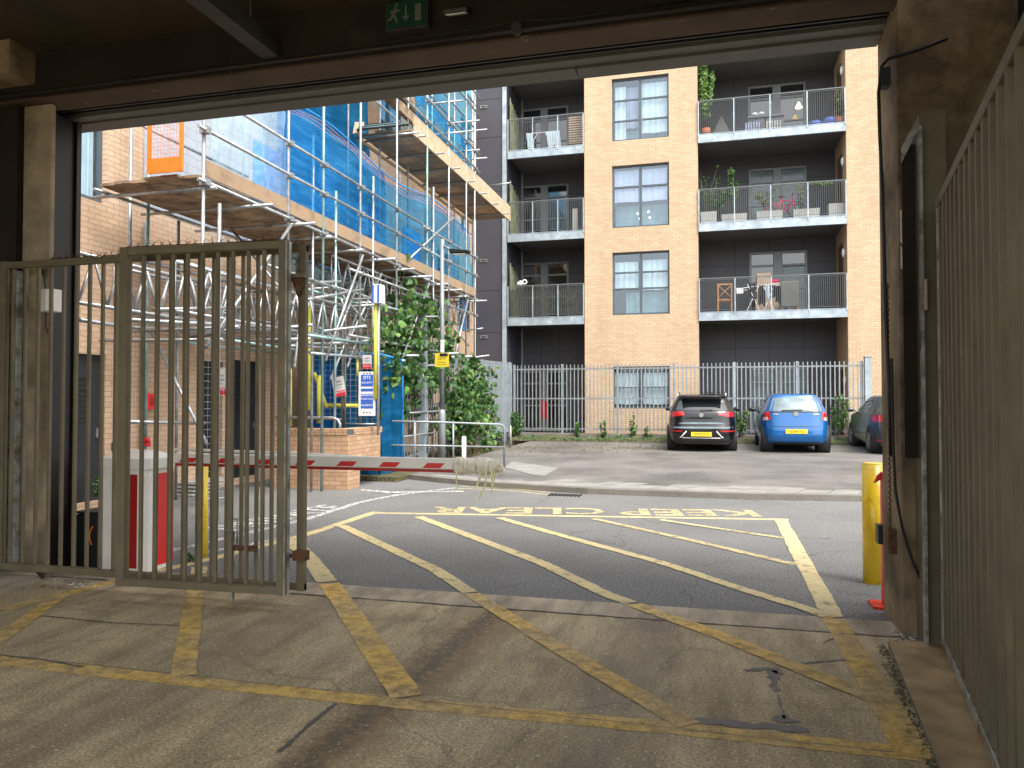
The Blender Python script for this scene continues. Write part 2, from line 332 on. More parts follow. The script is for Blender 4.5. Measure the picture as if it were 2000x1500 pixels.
M['carglass_l'] = mat('pale_painted_reflection', (.15, .20, .215), .12, var=.3, scale=3, bmp=0, spec=.5)  # sky reflection in the glass put into a pale base colour
M['plastic'] = mat('black_plastic', (.015, .015, .016), .5, var=.1)
def paint(n, c): return mat(n, c, .3, .1, var=.03, bmp=0, clear=1, spec=.35)
M['carblack'] = paint('black_car_paint', (.003, .003, .004)); M['carblue'] = paint('blue_car_paint', (.001, .095, .30)); M['cargrey'] = paint('grey_car_paint', (.05, .053, .053))
M['lampbowl'] = mat('opal_lamp', (.75, .75, .72), .3, var=.03, bmp=0)
M['warm'] = mat('lit_bulb', (.9, .7, .3), .4, emit=(1, .72, .25), es=2.5, bmp=0)
M['warmw'] = mat('ceiling_spot', (.9, .9, .9), .4, emit=(1, .95, .85), es=2.0, bmp=0)
M['planter'] = mat('grey_planter', (.42, .42, .40), .8, var=.08, scale=6)
M['terracotta'] = mat('terracotta', (.45, .14, .08), .8, var=.15)
M['teak'] = mat('teak', (.42, .20, .08), .6, var=.25, scale=8)
M['mesh_grey'] = mat('mesh_wire', (.42, .44, .46), .5, .6, var=.1, bmp=0)
M['fabric_k'] = mat('dark_laundry', (.02, .02, .028), .9, var=.3)
M['fabric_p'] = mat('pink_plastic', (.70, .03, .13), .5, var=.1)
M['cardboard'] = mat('cardboard', (.52, .40, .29), .8, var=.15)
M['wicker'] = mat('grey_wicker', (.13, .13, .125), .8, var=.3, scale=30)
M['bluebag'] = mat('blue_bag', (.05, .10, .35), .6, var=.2)
M['rail_k'] = mat('dark_balcony_bars', (.13, .14, .14), .5, .3, var=.1, bmp=0)
M['moss_slat'] = mat('mossy_slats', (.20, .22, .12), .9, var=.4, scale=4, dirt=(.35, .36, .28), dscale=3)
M['debris'] = mat('pale_rubble', (.45, .42, .37), .9, var=.5, scale=30)
# ================================================================== GROUND
def struct(mb, name, m, **k): return mb.build(name, m, kind='structure', **k)
def sheet(pts, z): return MB().poly([(x, y, z) for x, y in pts])
struct(sheet([(-300, -300), (300, -300), (300, 300), (-300, 300)], -.06), 'ground', M['earth'])
struct(MB().box(-40, 40, 5.70, 24.6, -.4, 0), 'road', M['asphalt'])
struct(MB().box(-9, 8, -9, 5.32, -.4, .0), 'garage_floor', M['floor'])
struct(MB().box(-9, 8, 5.335, 5.70, -.4, .001), 'threshold_strip', M['strip'])
KERB = [(-5.7, 13.75), (-4.9, 13.3), (-3.7, 12.75), (-1.95, 12.28), (.6, 12.2), (3.6, 12.55), (8, 12.95), (24, 13.4)]
def lerp_poly(P, n):
    out = []
    for i in range(len(P)-1):
        for k in range(n): t = k/n; out.append((P[i][0]*(1-t)+P[i+1][0]*t, P[i][1]*(1-t)+P[i+1][1]*t))
    return out+[P[-1]]
KP = lerp_poly(KERB, 6)
def normals(P):
    o = []
    for i in range(len(P)):
        a = Vector((*P[max(i-1, 0)], 0)); b = Vector((*P[min(i+1, len(P)-1)], 0)); d = (b-a).normalized(); o.append((-d.y, d.x))
    return o
KN = normals(KP)
kb = MB(); pv = MB(); pk = MB()
def off(i, d): return (KP[i][0]+KN[i][0]*d, KP[i][1]+KN[i][1]*d)
for i in range(len(KP)-1):
    a0, a1 = KP[i], KP[i+1]; b0, b1 = off(i, .13), off(i+1, .13)
    kb.add([(*a0, -.1), (*a1, -.1), (*a1, .092), (*a0, .092)], [(0, 1, 2, 3)])
    kb.add([(*a0, .092), (*a1, .092), (*b1, .1), (*b0, .1)], [(0, 1, 2, 3)])
struct(kb, 'kerb', M['kerb'])
pv_pts = []
d = 0; L = 0
# paving slabs laid behind the kerb
seg = []
for i in range(len(KP)-1):
    a, b = Vector((*off(i, .14), 0)), Vector((*off(i+1, .14), 0)); seg.append((a, b, (b-a).length))
tot = sum(s[2] for s in seg)
def along(t):
    for a, b, l in seg:
        if t <= l: return a.lerp(b, t/l), Vector((-(b-a).y, (b-a).x, 0)).normalized()
        t -= l
    return b, Vector((0, 1, 0))
t = 0; sb = MB()
while t < tot-.5 and t < 19:
    p, n = along(t+.006); q, n2 = along(t+.428); sk = Vector((.18, 0, 0))
    for r0, r1 in ((0, .415), (.44, .86)):
        zz = .1+random.uniform(-.003, .004)
        s0 = sk*(r0/.4); s1 = sk*(r1/.4)
        vs = [p+n*r0+s0, q+n2*r0+s0, q+n2*r1+s1, p+n*r1+s1]
        sb.add([(v.x, v.y, zz) for v in vs]+[(v.x, v.y, zz-.05) for v in vs], [(0, 1, 2, 3), (0, 4, 5, 1), (1, 5, 6, 2), (2, 6, 7, 3), (3, 7, 4, 0)])
    t += .45
struct(sb, 'paving_slabs', M['paver'])
for i in range(len(KP)-1):
    vs = [off(i, .135), off(i+1, .135)]
    nrow = 10
    for r in range(nrow):
        def pt(j, r):
            x, y = off(j, .135); t = r/nrow; yy = y+(24.45-y)*t
            return (x, yy, .093+(0 if r == 0 else .004)+.155*max(0, (yy-13.2)/11.3))
        pk.add([pt(i, r), pt(i+1, r), pt(i+1, r+1), pt(i, r+1)], [(0, 1, 2, 3)])
struct(pk, 'parking_area', M['parking'])
struct(MB().box(-9, -5.7, 13.2, 24.45, -.1, .09), 'site_yard', M['earth'])
def gz(y): return .1+.155*max(0, (y-13.2)/11.3)
rp = MB().add([(q.x, q.y, gz(q.y)+.004) for q in (PZ(985, 914, .12), PZ(1040, 927, .115), PZ(1064, 929, .115), PZ(1092, 915, .12), PZ(1000, 903, .13))], [(0, 1, 2, 3, 4)])
struct(rp, 'concrete_path', M['paver'])

def ribbon(pts, w, z=.004, jag=.006, step=.12):
    """painted line on the ground along world points"""
    P = [Vector((p[0], p[1], 0)) for p in pts]; out = []
    for i in range(len(P)-1):
        n = max(1, int((P[i+1]-P[i]).length/step))
        for k in range(n): out.append(P[i].lerp(P[i+1], k/n))
    out.append(P[-1]); mb = MB(); vs = []
    for i, p in enumerate(out):
        d = (out[min(i+1, len(out)-1)]-out[max(i-1, 0)]).normalized(); n = Vector((-d.y, d.x, 0))
        j1, j2 = random.uniform(-jag, jag), random.uniform(-jag, jag)
        vs += [p+n*(w/2+j1)+Vector((0, 0, z)), p-n*(w/2+j2)+Vector((0, 0, z))]
    mb.add(vs, [(2*i+1, 2*i+3, 2*i+2, 2*i) for i in range(len(out)-1)]); return mb
def pz(L): return [PZ(u, v) for u, v in L]
Y1 = 5.70
def marking(pix, w, z, both=True, m_out='ypaint'):
    z = z*.55; pts = pz(pix); dense = []
    for i in range(len(pts)-1):
        for k in range(24): dense.append(pts[i].lerp(pts[i+1], k/24))
    dense.append(pts[-1])
    ins = [p for p in dense if p.y <= Y1]; outs = [p for p in dense if p.y >= Y1]
    if len(ins) > 1: struct(ribbon(ins, w, z), 'box_marking', M['ypaint_in'])
    if len(outs) > 1: struct(ribbon(outs, w, z), 'box_marking', M[m_out])
marking([(-60, 1284), (370, 1331), (790, 1374), (1365, 1427), (1795, 1474)], .135, .0042)
marking([(1785, 1480), (1735, 1385), (1625, 1205), (1600, 1155), (1525, 1016)], .15, .0082)
marking([(1540, 1015), (1100, 1008), (730, 1002)], .12, .005)
marking([(735, 1000), (600, 1044), (420, 1090), (320, 1113), (224, 1135), (118, 1163), (-60, 1205)], .13, .006)
marking([(112, 1168), (0, 1248), (-60, 1285)], .12, .009)
marking([(390, 1108), (380, 1160), (358, 1322)], .13, .0095)
marking([(567, 1055), (608, 1095), (668, 1175), (795, 1362)], .165, .01)
marking([(667, 1027), (720, 1052), (850, 1113), (945, 1176), (1110, 1278), (1345, 1418)], .13, .0105)
marking([(818, 1010), (930, 1052), (1060, 1101), (1185, 1162), (1400, 1240), (1560, 1306), (1725, 1372)], .13, .011)
marking([(975, 1012), (1080, 1042), (1300, 1102), (1450, 1152), (1570, 1188), (1625, 1208)], .12, .0115)
marking([(1160, 1014), (1350, 1056), (1555, 1104)], .11, .012, m_out='yfaint')
marking([(1290, 1016), (1530, 1052)], .10, .0125, m_out='yfaint')
# lettering seen from the other side
def ground_text(s, u0, v0, u1, v1, hgt, m, name, flip):
    a, b = PZ(u0, v0), PZ(u1, v1); r = (b-a); wdt = r.length; c = (a+b)/2+Vector((0, 0, .0045))
    r.normalize(); up = Vector((-r.y, r.x, 0))
    if flip: r, up = -r, -up
    cu = Matrix.Identity(4)
    o = text(s, name, 1, m, None, Matrix.Identity(4), ext=0, kind='structure', bold=.022)
    xs = [v.co.x for v in o.data.vertices]; ys = [v.co.y for v in o.data.vertices]
    sx = wdt/(max(xs)-min(xs)); sy = hgt/(max(ys)-min(ys)); cx = (max(xs)+min(xs))/2; cy = (max(ys)+min(ys))/2
    o.data.transform(frame_m(c, r, up) @ Matrix.Diagonal((sx, sy, 1, 1)) @ Matrix.Translation((-cx, -cy, 0)))
ground_text("CLEAR", 838, 996, 1182, 999, .62, M['yfaint'], 'road_lettering', True)
ground_text("KEEP", 1208, 1000, 1478, 1003, .62, M['yfaint'], 'road_lettering', True)
ground_text("PRIVATE", 430, 1035, 658, 988, .52, M['wpaint'], 'road_lettering', False)
struct(ribbon(pz([(330, 1077), (500, 1038), (600, 1014), (700, 982), (770, 968), (890, 953)]), .11, .005), 'white_line', M['wpaint'])
struct(ribbon(pz([(400, 1080), (470, 1068), (560, 1050)]), .10, .006), 'white_line', M['wpaint'])
struct(ribbon(pz([(705, 957), (760, 962), (905, 960)]), .16, .0055), 'white_line', M['wpaint'])
struct(ribbon(pz([(890, 954), (985, 958), (1078, 967)]), .07, .005), 'yellow_kerb_line', M['yfaint'])
struct(ribbon(pz([(900, 950.5), (985, 954), (1075, 962)]), .06, .0052), 'yellow_kerb_line', M['yfaint'])
# screed tyre track, sealed cracks, joints and litter on the garage floor
struct(ribbon(pz([(545, 1470), (600, 1420), (655, 1375)]), .022, .0046, jag=.006, step=.03), 'crack_seal', M['seal'])
def blob(pix, z=.0035):
    return MB().poly([p+Vector((0, 0, z)) for p in pz(pix)])
def wiggly(pix, w, j): return ribbon(pz(pix), w, .0035, jag=j, step=.03)
for pixs, w_, j in (([(1350, 1408), (1470, 1418), (1580, 1427)], .06, .018), ([(1455, 1311), (1500, 1306), (1530, 1316)], .045, .02), ([(1510, 1310), (1513, 1345), (1520, 1350)], .05, .02),
                    ([(1519, 1358), (1532, 1405)], .012, .004), ([(1525, 1398), (1540, 1412)], .10, .03), ([(1556, 1297), (1660, 1288)], .02, .008), ([(1608, 1256), (1625, 1248), (1640, 1247)], .012, .003),
                    ([(80, 1203), (130, 1208), (215, 1217), (350, 1222)], .014, .006), ([(0, 1280), (90, 1291), (165, 1304)], .016, .005)):
    struct(wiggly(pixs, w_, j), 'crack_seal', M['seal'])
struct(ribbon([(-8, 5.327), (-2, 5.33), (1.2, 5.33), (2, 5.335)], .022, .0032, jag=.009, step=.05), 'floor_joint', M['black'])
struct(ribbon([(-8, 3.62), (-2.5, 3.6), (2, 3.58)], .006, .0031, jag=.003, step=.05), 'floor_joint', M['seal'])
# kerb plates and rubble on both sides
struct(MB().poly([(p.x, p.y, .03) for p in pz([(1735, 1262), (1845, 1262), (1990, 1560), (1850, 1560), (1832, 1500)])]), 'side_kerb', M['rustplate'])
kb2 = MB()
for (u, v), (u2, v2) in (((1735, 1262), (1832, 1500)), ((1832, 1500), (1850, 1560))):
    a, b = PZ(u, v), PZ(u2, v2); kb2.add([(a.x, a.y, 0), (b.x, b.y, 0), (b.x, b.y, .03), (a.x, a.y, .03)], [(0, 1, 2, 3)])
struct(kb2, 'side_kerb_edge', M['kerb'])
g = MB()
rr = random.Random(3)
def chip(g, x, y, z, s, rr):
    a = rr.uniform(0, 6.28); c, sn = math.cos(a), math.sin(a)
    pts = [(s*rr.uniform(.5, 1), 0), (0, s*rr.uniform(.3, .8)), (-s*rr.uniform(.5, 1), 0), (0, -s*rr.uniform(.3, .8))]
    vs = [(x+px*c-py*sn, y+px*sn+py*c, z+rr.uniform(0, s*.35)) for px, py in pts]
    top = (x, y, z+s*.45)
    g.add(vs+[top], [(0, 1, 4), (1, 2, 4), (2, 3, 4), (3, 0, 4)])
for i in range(420):
    t = rr.random(); a, b = PZ(1722, 1262), PZ(1838, 1520); p = a.lerp(b, t); chip(g, p.x+rr.gauss(0, .018), p.y+rr.gauss(0, .02), .001, rr.uniform(.006, .017), rr)
tag(g.build('leaf_litter', M['leaf_d']), 'brown leaf litter piled along the ochre kerb by the right gate', 'litter', kind='stuff')
g = MB()
for i in range(160):
    p = PZ(rr.uniform(40, 200), rr.uniform(1122, 1150)); chip(g, p.x, p.y, .0, rr.uniform(.006, .025), rr)
for i in range(90):
    p = PZ(rr.gauss(1775, 18), rr.gauss(1243, 7)); chip(g, p.x, p.y, .0, rr.uniform(.008, .03), rr)
for i in range(330):
    c = rr.choice(((230, 1280, 90, 26), (180, 1330, 70, 16), (700, 1230, 500, 60), (1250, 1330, 300, 70), (320, 1250, 140, 40)))
    v = rr.gauss(c[1], c[3])
    if v < 1180: continue
    p = PZ(rr.gauss(c[0], c[2]), v); chip(g, p.x, p.y, .0005, rr.uniform(.002, .007), rr)
tag(g.build('rubble', M['debris']), 'pale crumbs of rubble and grit strewn over the garage floor', 'rubble', kind='stuff')
lg = MB(); P = [PZ(u, v) for u, v in ((-40, 1118), (62, 1128), (78, 1148), (40, 1162), (-40, 1180))]
lg.add([(p.x, p.y, 0) for p in P]+[(p.x*.995, p.y-.01, .07) for p in P], [(5, 6, 7, 8, 9), (0, 1, 6, 5), (1, 2, 7, 6), (2, 3, 8, 7), (3, 4, 9, 8), (4, 0, 5, 9)])
struct(lg, 'concrete_ledge', M['strip'])
dg_ = MB(); a = PZ(1105, 967); 
for i in range(9): dg_.box(a.x-.26+i*.06, a.x-.225+i*.06, a.y-.17, a.y+.08, .002, .014)
tag(dg_.build('drain_grating', M['black']), 'black iron drain grating in the gutter below the kerb', 'drain cover')

# ================================================================== GARAGE ENTRANCE
ga = thing('garage_entrance', 'dark concrete garage entrance framing the view with deep lintel and pillars', 'garage', (0, 5.5, 0))
ZS = 4.08; ZC = 4.48
MB().box(-9, 8, -1.3, 5.158, ZC, ZC+.3).build('ceiling', M['ceiling'], ga)  # unseen rear left open behind the camera to let sky light in
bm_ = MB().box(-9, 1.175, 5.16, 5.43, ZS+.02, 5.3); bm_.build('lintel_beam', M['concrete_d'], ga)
MB().box(-9, 1.174, 5.165, 5.425, ZS, ZS+.018).build('beam_soffit', M['soffit'], ga)  # underside lighter than the beam, its light from below put into the colour
sl = MB().box(-9, 1.174, 5.434, 5.62, ZS+.25, 5.2); sl.build('shutter_slot', M['black'], ga)
rs = MB(); 
for i in range(5): rs.box(-9, 1.174, 5.455+i*.03, 5.475+i*.03, ZS+.03+.02*(i % 2), ZS+.24)
rs.build('roller_shutter', M['black'], ga)
MB().box(-9, 1.174, 5.625, 5.74, ZS+.015, 5.2).build('outer_beam', M['fascia'], ga, label='dark grey inner strip of the fascia')
fc = MB().box(-9, -1.005, 5.745, 5.93, ZS, 5.35); fc.box(-.995, 1.175, 5.745, 5.93, ZS-.004, 5.35); fc.build('fascia', M['fascia'], ga)
pr = MB().box(1.18, 1.86, 5.36, 5.93, -.1, ZC+.5)
pr.build('pillar', M['concrete_r'], ga, bevel=.012)
a, b = PY(50, 0, 5.25).x, PY(104, 0, 5.25).x
MB().box(a, b, 5.25, 5.30, -.1, ZS-.006).build('pillar', M['concrete'], ga, bevel=.012)
g0, g1 = PY(96, 600, 5.5).x, PY(157, 600, 5.72).x
gd = MB().box(a-.1, g1-.03, 5.31, 5.72, 0, ZS-.005); gd.box(g1-.07, g1-.05, 5.26, 5.309, 0, ZS-.005) if g1-.07 > b else None; gd.box(g1-.029, g1, 5.66, 5.71, 0, ZS-.005)
gd.build('shutter_guide', M['black'], ga)
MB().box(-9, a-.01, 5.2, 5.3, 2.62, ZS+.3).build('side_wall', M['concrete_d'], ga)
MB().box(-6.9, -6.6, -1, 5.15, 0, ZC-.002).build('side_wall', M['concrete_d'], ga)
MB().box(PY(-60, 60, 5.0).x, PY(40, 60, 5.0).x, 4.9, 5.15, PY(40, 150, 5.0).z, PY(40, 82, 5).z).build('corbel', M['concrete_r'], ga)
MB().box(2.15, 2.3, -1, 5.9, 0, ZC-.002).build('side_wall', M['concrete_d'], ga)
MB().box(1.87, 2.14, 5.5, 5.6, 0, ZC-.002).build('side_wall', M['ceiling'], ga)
MB().box(1.865, 1.93, 5.25, 5.32, 0, ZC-.004).build('downpipe', M['black'], ga)
p = Vector((PX(0, 0, 1).x, 0, 0))
# steel channel hung below the ceiling
xg = -3.27; sc_ = MB().box(xg-.07, xg+.07, .5, 5.12, ZS+.07, ZS+.085); sc_.box(xg-.07, xg-.056, .5, 5.12, ZS+.0851, ZS+.20); sc_.box(xg+.056, xg+.07, .5, 5.12, ZS+.0851, ZS+.20)
o = thing('steel_channel', 'grey steel channel running under the dark ceiling to the lintel', 'beam', (xg, 2.5, ZS+.07)); sc_.build('channel', M['channel'], o)
hg = MB()
for y in (1.5, 3.2, 4.85): hg.tube([(xg, y, ZS+.086), (xg, y, ZC)], .006)
hg.build('hanger_rod', M['galv_d'], o)
cdt = MB(); cdt.tube([(PY(u, 0, 5.13).x, 5.135, 4.125) for u in (-20, 560, 900)], .012, 6); cdt.tube([(PY(900, 0, 5.13).x, 5.135, 4.125), (PY(1000, 0, 5.13).x, 5.135, 4.125), (1.1, 5.135, 4.125)], .016, 6)
o = thing('conduit', 'thin grey cable conduit with round junction box along the lintel', 'conduit', (-2, 5.13, 4.12)); cdt.build('pipe', M['channel'], o)
c = PY(1010, 62, 5.12); MB().tube([(c.x, 5.158, 4.13), (c.x, 5.09, 4.13)], .04, 12).build('junction_box', M['channel'], o)
cb = MB(); pts = [(PY(u, 0, 5.15).x, 5.15, 4.135+z) for u, z in ((-20, .06), (60, -.02), (300, .01), (620, .03), (700, .03), (850, .045), (950, .05), (1000, .07), (1100, .04), (1400, .05))]; cb.tube(pts, .007, 5)
cb.build('cable', M['cable'], label='thin black cable sagging along the underside of the dark lintel', cat='cable')
dr = MB(); pts = [PY(u, v, 5.14) for u, v in ((452, 112), (449, 135), (457, 160), (456, 190))]; dr.tube(pts, .003, 5)
dr.build('cable', M['stem'], label='loose thin wire dangling from the lintel below the steel channel', cat='cable')
# exit sign, lamp
ex = thing('exit_sign', 'green emergency exit sign with running man and down arrow on lintel', 'exit sign', (PY(800, 36, 5.13).x, 5.13, PY(800, 36, 5.13).z))
c = ex.location; W2, H2 = .155, .095
MB().box(c.x-W2-.012, c.x+W2+.012, 5.07, 5.155, c.z-H2-.012, c.z+H2+.012).build('housing', M['channel'], ex, bevel=.006)
MB().box(c.x-W2, c.x+W2, 5.062, 5.069, c.z-H2, c.z+H2).build('face', M['sign_green'], ex)
pg = MB(); yy = 5.058
def seg2(g, a, b, w): g.bar((c.x+a[0], yy, c.z+a[1]), (c.x+b[0], yy, c.z+b[1]), w, .004, up=(0, 1, 0))
for a_, b_, w_ in (((-.08, .055), (-.095, 0), .028), ((-.095, 0), (-.075, -.03), .016), ((-.075, -.03), (-.07, -.06), .014), ((-.098, 0), (-.12, -.03), .016), ((-.12, -.03), (-.14, -.03), .013), ((-.08, .045), (-.06, .025), .012), ((-.06, .025), (-.045, .035), .01), ((-.085, .045), (-.11, .03), .012), ((-.11, .03), (-.12, .01), .01),
                   ((.0, .06), (.0, -.03), .012), ((.0, -.045), (-.022, -.015), .012), ((.0, -.045), (.022, -.015), .012), ((.095, -.06), (.095, .06), .045)):
    seg2(pg, a_, b_, w_)
pg.tube([(c.x-.072, yy+.002, c.z+.072), (c.x-.072, yy-.002, c.z+.072)], .012, 10)
pg.build('pictogram', M['pictogram'], ex)
c = PY(890, 22, 5.0); o = thing('emergency_light', 'small pale rectangular emergency light under the ceiling right of exit sign', 'light', (c.x, 5.05, c.z))
MB().obox((c.x, 5.05, c.z+.02), (.17, 0, 0), (0, .12, .05), (0, -.02, .03)).build('housing', M['plastic'], o)
MB().obox((c.x, 5.035, c.z-.003), (.145, 0, 0), (0, .085, .035), (0, -.003, .005)).build('diffuser', M['lampbowl'], o)
# right side frame, sign plates, cables
fr = thing('steel_door_frame', 'tall galvanised steel channel frame fixed in front of right pillar', 'frame', (1.38, 5.2, 0))
x0, x1 = 1.255, 1.405; f_ = MB()
f_.box(x0, x0+.012, 5.15, 5.34, 0, 3.28); f_.box(x0+.013, x1, 5.15, 5.165, 0, 3.30); f_.build('channel', M['gate'], fr)
fb = MB().box(1.172, 1.25, 5.22, 5.235, 1.15, 3.12); fb.build('backing_plate', M['concrete_d'], fr)
MB().add([(1.165, 5.2, 3.10), (1.255, 5.15, 3.28), (1.255, 5.15, 3.20), (1.165, 5.2, 3.0)], [(0, 1, 2, 3)]).build('brace', M['gate_l'], fr)
MB().box(1.245, 1.262, 5.1, 5.149, 0, 3.2).build('edge_plate', M['gate_l'], fr)
sp_ = thing('wall_plate', 'cream plate with dark letters half hidden on the right pillar', 'sign', (1.3, 5.35, 2.6))
a, b = PY(1759, 410, 5.34), PY(1775, 524, 5.34)
MB().box(a.x, b.x+.002, 5.345, 5.355, b.z, a.z).build('plate', M['cream'], sp_)
text("L", 'lettering', .07, M['plastic'], sp_, frame_m((b.x-.012, 5.344, PY(1770, 461, 5.34).z), (1, 0, 0), (0, 0, 1)))
text("W", 'lettering', .07, M['plastic'], sp_, frame_m((b.x-.014, 5.344, PY(1770, 481, 5.34).z), (1, 0, 0), (0, 0, 1)))
MB().box(PY(1805, 545, 5.09).x, PY(1811, 545, 5.09).x, 5.092, 5.098, PY(1805, 605, 5.09).z, PY(1805, 545, 5.09).z).build('wood_strip', M['cardboard'], label='short pale wooden strip fixed to the right steel frame', cat='wood strip')
hs = MB(); pts = [PY(u, v, 5.30) for u, v in ((1850, 75), (1800, 95), (1735, 115), (1722, 130), (1716, 180), (1718, 260), (1724, 380), (1727, 500), (1730, 620), (1737, 760), (1739, 890))]
hs.tube(pts, .011, 6); hs.build('cable', M['cable'], label='thick black cable curving down the edge of the right pillar', cat='cable')
cg = MB(); pts = [PY(u, v, 5.28) for u, v in ((1741, 700), (1744, 860), (1749, 960), (1762, 1030), (1780, 1090), (1797, 1130))]
fine = []
for i in range(len(pts)-1):
    for k in range(28): fine.append(pts[i].lerp(pts[i+1], k/28))
cg.tube(fine, [.011 if i % 2 else .007 for i in range(len(fine))], 6); cg.build('corrugated_hose', M['cable'], label='black corrugated conduit hose hanging down the right pillar', cat='hose')
ch = MB()
for i in range(44):
    p = PY(1733+i*.12, 560+i*11, 5.33); ch.tube([p+Vector((-.006*(i % 2), 0, .02)), p+Vector((.006, 0, 0)), p+Vector((-.006*(i % 2), 0, -.02))], .0045, 5)
ch.build('chain', M['rust'], label='rusty chain hanging down the edge of the right pillar', cat='chain')
bx = thing('switch_box', 'black switch box high on the right pillar beside the cable', 'box', tuple(PY(1725, 150, 5.3)))
c = PY(1728, 152, 5.3); MB().box(c.x-.025, c.x+.03, 5.27, 5.355, c.z-.06, c.z+.06).build('housing', M['plastic'], bx, bevel=.004)
c = PY(1742, 1060, 5.3); bx = thing('lock_box', 'dark rusty lock box low on the right pillar', 'box', tuple(c))
MB().box(c.x-.022, c.x+.03, 5.29, 5.355, c.z-.07, c.z+.09).build('housing', M['rust'], bx, bevel=.006)
c = PY(95, 588, 5.2); eb = thing('electrical_box', 'pale grey electrical box behind the left gate leaf on the pillar', 'electrical box', tuple(c))
MB().box(c.x-.05, c.x+.10, 5.14, 5.245, c.z-.095, c.z+.095).build('housing', M['white'], eb, bevel=.006)
MB().tube([(c.x-.03, 5.2, c.z+.09), (c.x-.06, 5.21, c.z+.2), (c.x-.12, 5.24, c.z+.28)], .006).build('wire', M['cable'], eb)
MB().tube([(c.x-.03, 5.2, c.z-.09), (c.x-.05, 5.22, c.z-.2), (c.x-.02, 5.235, c.z-.3)], .006).build('wire', M['cable'], eb)

# ================================================================== GATES
def gate_leaf(root, p0, dirv, W, z0, z1, bars, fw=.062, bw=.025, pos=None, post_l=None, post_r=None, nrm=None):
    d = Vector(dirv).normalized(); n = Vector((-d.y, d.x, 0)); P = lambda s, o_, z: Vector(p0)+d*s+n*o_+Vector((0, 0, z))
    up = Vector((0, 0, 1))
    MB().bar(P(0, 0, z1-.03), P(W, 0, z1-.03), .042, .055).build('top_rail', M['gate'], root, bevel=.004)
    MB().bar(P(0, 0, z0+.03), P(W, 0, z0+.03), .042, .055).build('bottom_rail', M['gate'], root, bevel=.004)
    for s in (fw/2, W-fw/2):
        b_ = MB().bar(P(s, -.004, z0), P(s, -.004, z1+.002), fw, .045, up=n); b_.build('stile', M['gate'], root, bevel=.004)
    for s in (pos or [fw+(W-2*fw)*(i+1)/(bars+1) for i in range(bars)]):
        MB().bar(P(s, 0, z0+.06), P(s, 0, z1-.06), bw, bw, up=n).build('bar', M['gate'], root, bevel=.003)
ZB, ZT = .10, 2.68
gb = thing('gate_leaf', 'wide rear leaf of the left gate, running behind the pillar and post', 'gate', (-4.4, 5.08, 0), 'steel bar gate leaves')
s0 = PY(279, 700, 5.08).x+5.79
gate_leaf(gb, (-5.79, 5.08, 0), (1, 0, 0), 2.87, ZB, ZT, 20, pos=[s0+k*.1295 for k in range(-10, 10) if .12 < s0+k*.1295 < 2.7])
for x in (-2.99,): MB().box(x-.16, x-.145, 5.03, 5.045, ZB+.1, ZT-.1)
gf = thing('gate_leaf', 'narrow front leaf of the left gate, nearest the camera with drop bolt', 'gate', (-3.7, 4.87, 0), 'steel bar gate leaves')
gate_leaf(gf, (-4.39, 4.86, 0), (1, .05, 0), 1.405, ZB, ZT+.005, 9, fw=.07)
MB().box(-2.995, -2.987, 4.90, 4.97, ZB, ZT).build('edge_strip', M['gate_l'], gf)
db = MB(); a = PY(463, 1035, 4.98); 
db.tube([(a.x-.075, 4.94, PY(463, 1035, 4.98).z), (a.x, 4.94, PY(463, 1035, 4.98).z), (a.x, 4.94, .02)], .0085, 8); db.tube([(a.x-.05, 4.94, PY(463, 1012, 4.98).z), (a.x+.03, 4.94, PY(463, 1012, 4.98).z), (a.x+.03, 4.94, .45)], .007, 8)
db.build('drop_bolt', M['gate_l'], gf)
MB().box(a.x-.03, a.x+.19, 4.925, 4.955, .40, .44).build('bolt_bracket', M['rust'], gf)
lk = MB(); c = PY(590, 1085, 5.02); lk.tube([(c.x-.09, 4.99, c.z), (c.x+.06, 4.99, c.z)], .014, 8); lk.box(c.x-.05, c.x+.05, 4.97, 5.04, c.z-.03, c.z+.04); lk.build('latch', M['rust'], gb)
lk = MB(); c = PY(583, 545, 5.02); lk.add([(c.x-.05, 5.0, c.z), (c.x+.05, 5.0, c.z), (c.x, 5.0, c.z-.13), (c.x-.05, 5.04, c.z), (c.x+.05, 5.04, c.z), (c.x, 5.04, c.z-.13)], [(0, 2, 1), (3, 4, 5), (0, 1, 4, 3), (1, 2, 5, 4), (2, 0, 3, 5)]); lk.build('bracket', M['rust'], gb)
lk2 = MB().box(c.x-.06, c.x+.07, 4.98, 5.045, c.z+.005, c.z+.035); lk2.build('bracket_plate', M['gate'], gb)
MB().box(c.x-.03, c.x-.012, 5.03, 5.05, c.z+.04, ZT-.07).build('hanger', M['gate_l'], gb)
def spikes(root, p0, p1, n):
    g = MB(); p0, p1 = Vector(p0), Vector(p1); rr = random.Random(5)
    for i in range(n):
        p = p0.lerp(p1, (i+.5)/n)
        for k in range(4):
            a = rr.uniform(-.9, .9); h = rr.uniform(.035, .06); g.tube([p+Vector((-math.sin(a)*h*.7, rr.uniform(-.01, .01), -.0)), p+Vector((math.sin(a)*h, rr.uniform(-.02, .02), h*math.cos(a)))], [.0022, .001], 4, False)
    g.tube([p0+Vector((0, 0, .006)), p1+Vector((0, 0, .006))], .0035, 4)
    g.build('barbs', M['rust'], root)
spikes(gb, (-5.3, 5.08, ZT), (-4.4, 5.08, ZT), 14); spikes(gf, (-4.35, 4.86, ZT+.005), (-3.02, 4.93, ZT+.005), 19); spikes(gb, (-3.05, 5.08, ZT), (-2.94, 5.08, ZT), 2)
hp = thing('gate_post', 'galvanised hinge post at the far left edge of the gate', 'post', (-6.05, 5.1, 0))
MB().box(-6.5, -5.70, 5.14, 5.2, 0, 2.62).build('post', M['gate_l'], hp, bevel=.004)
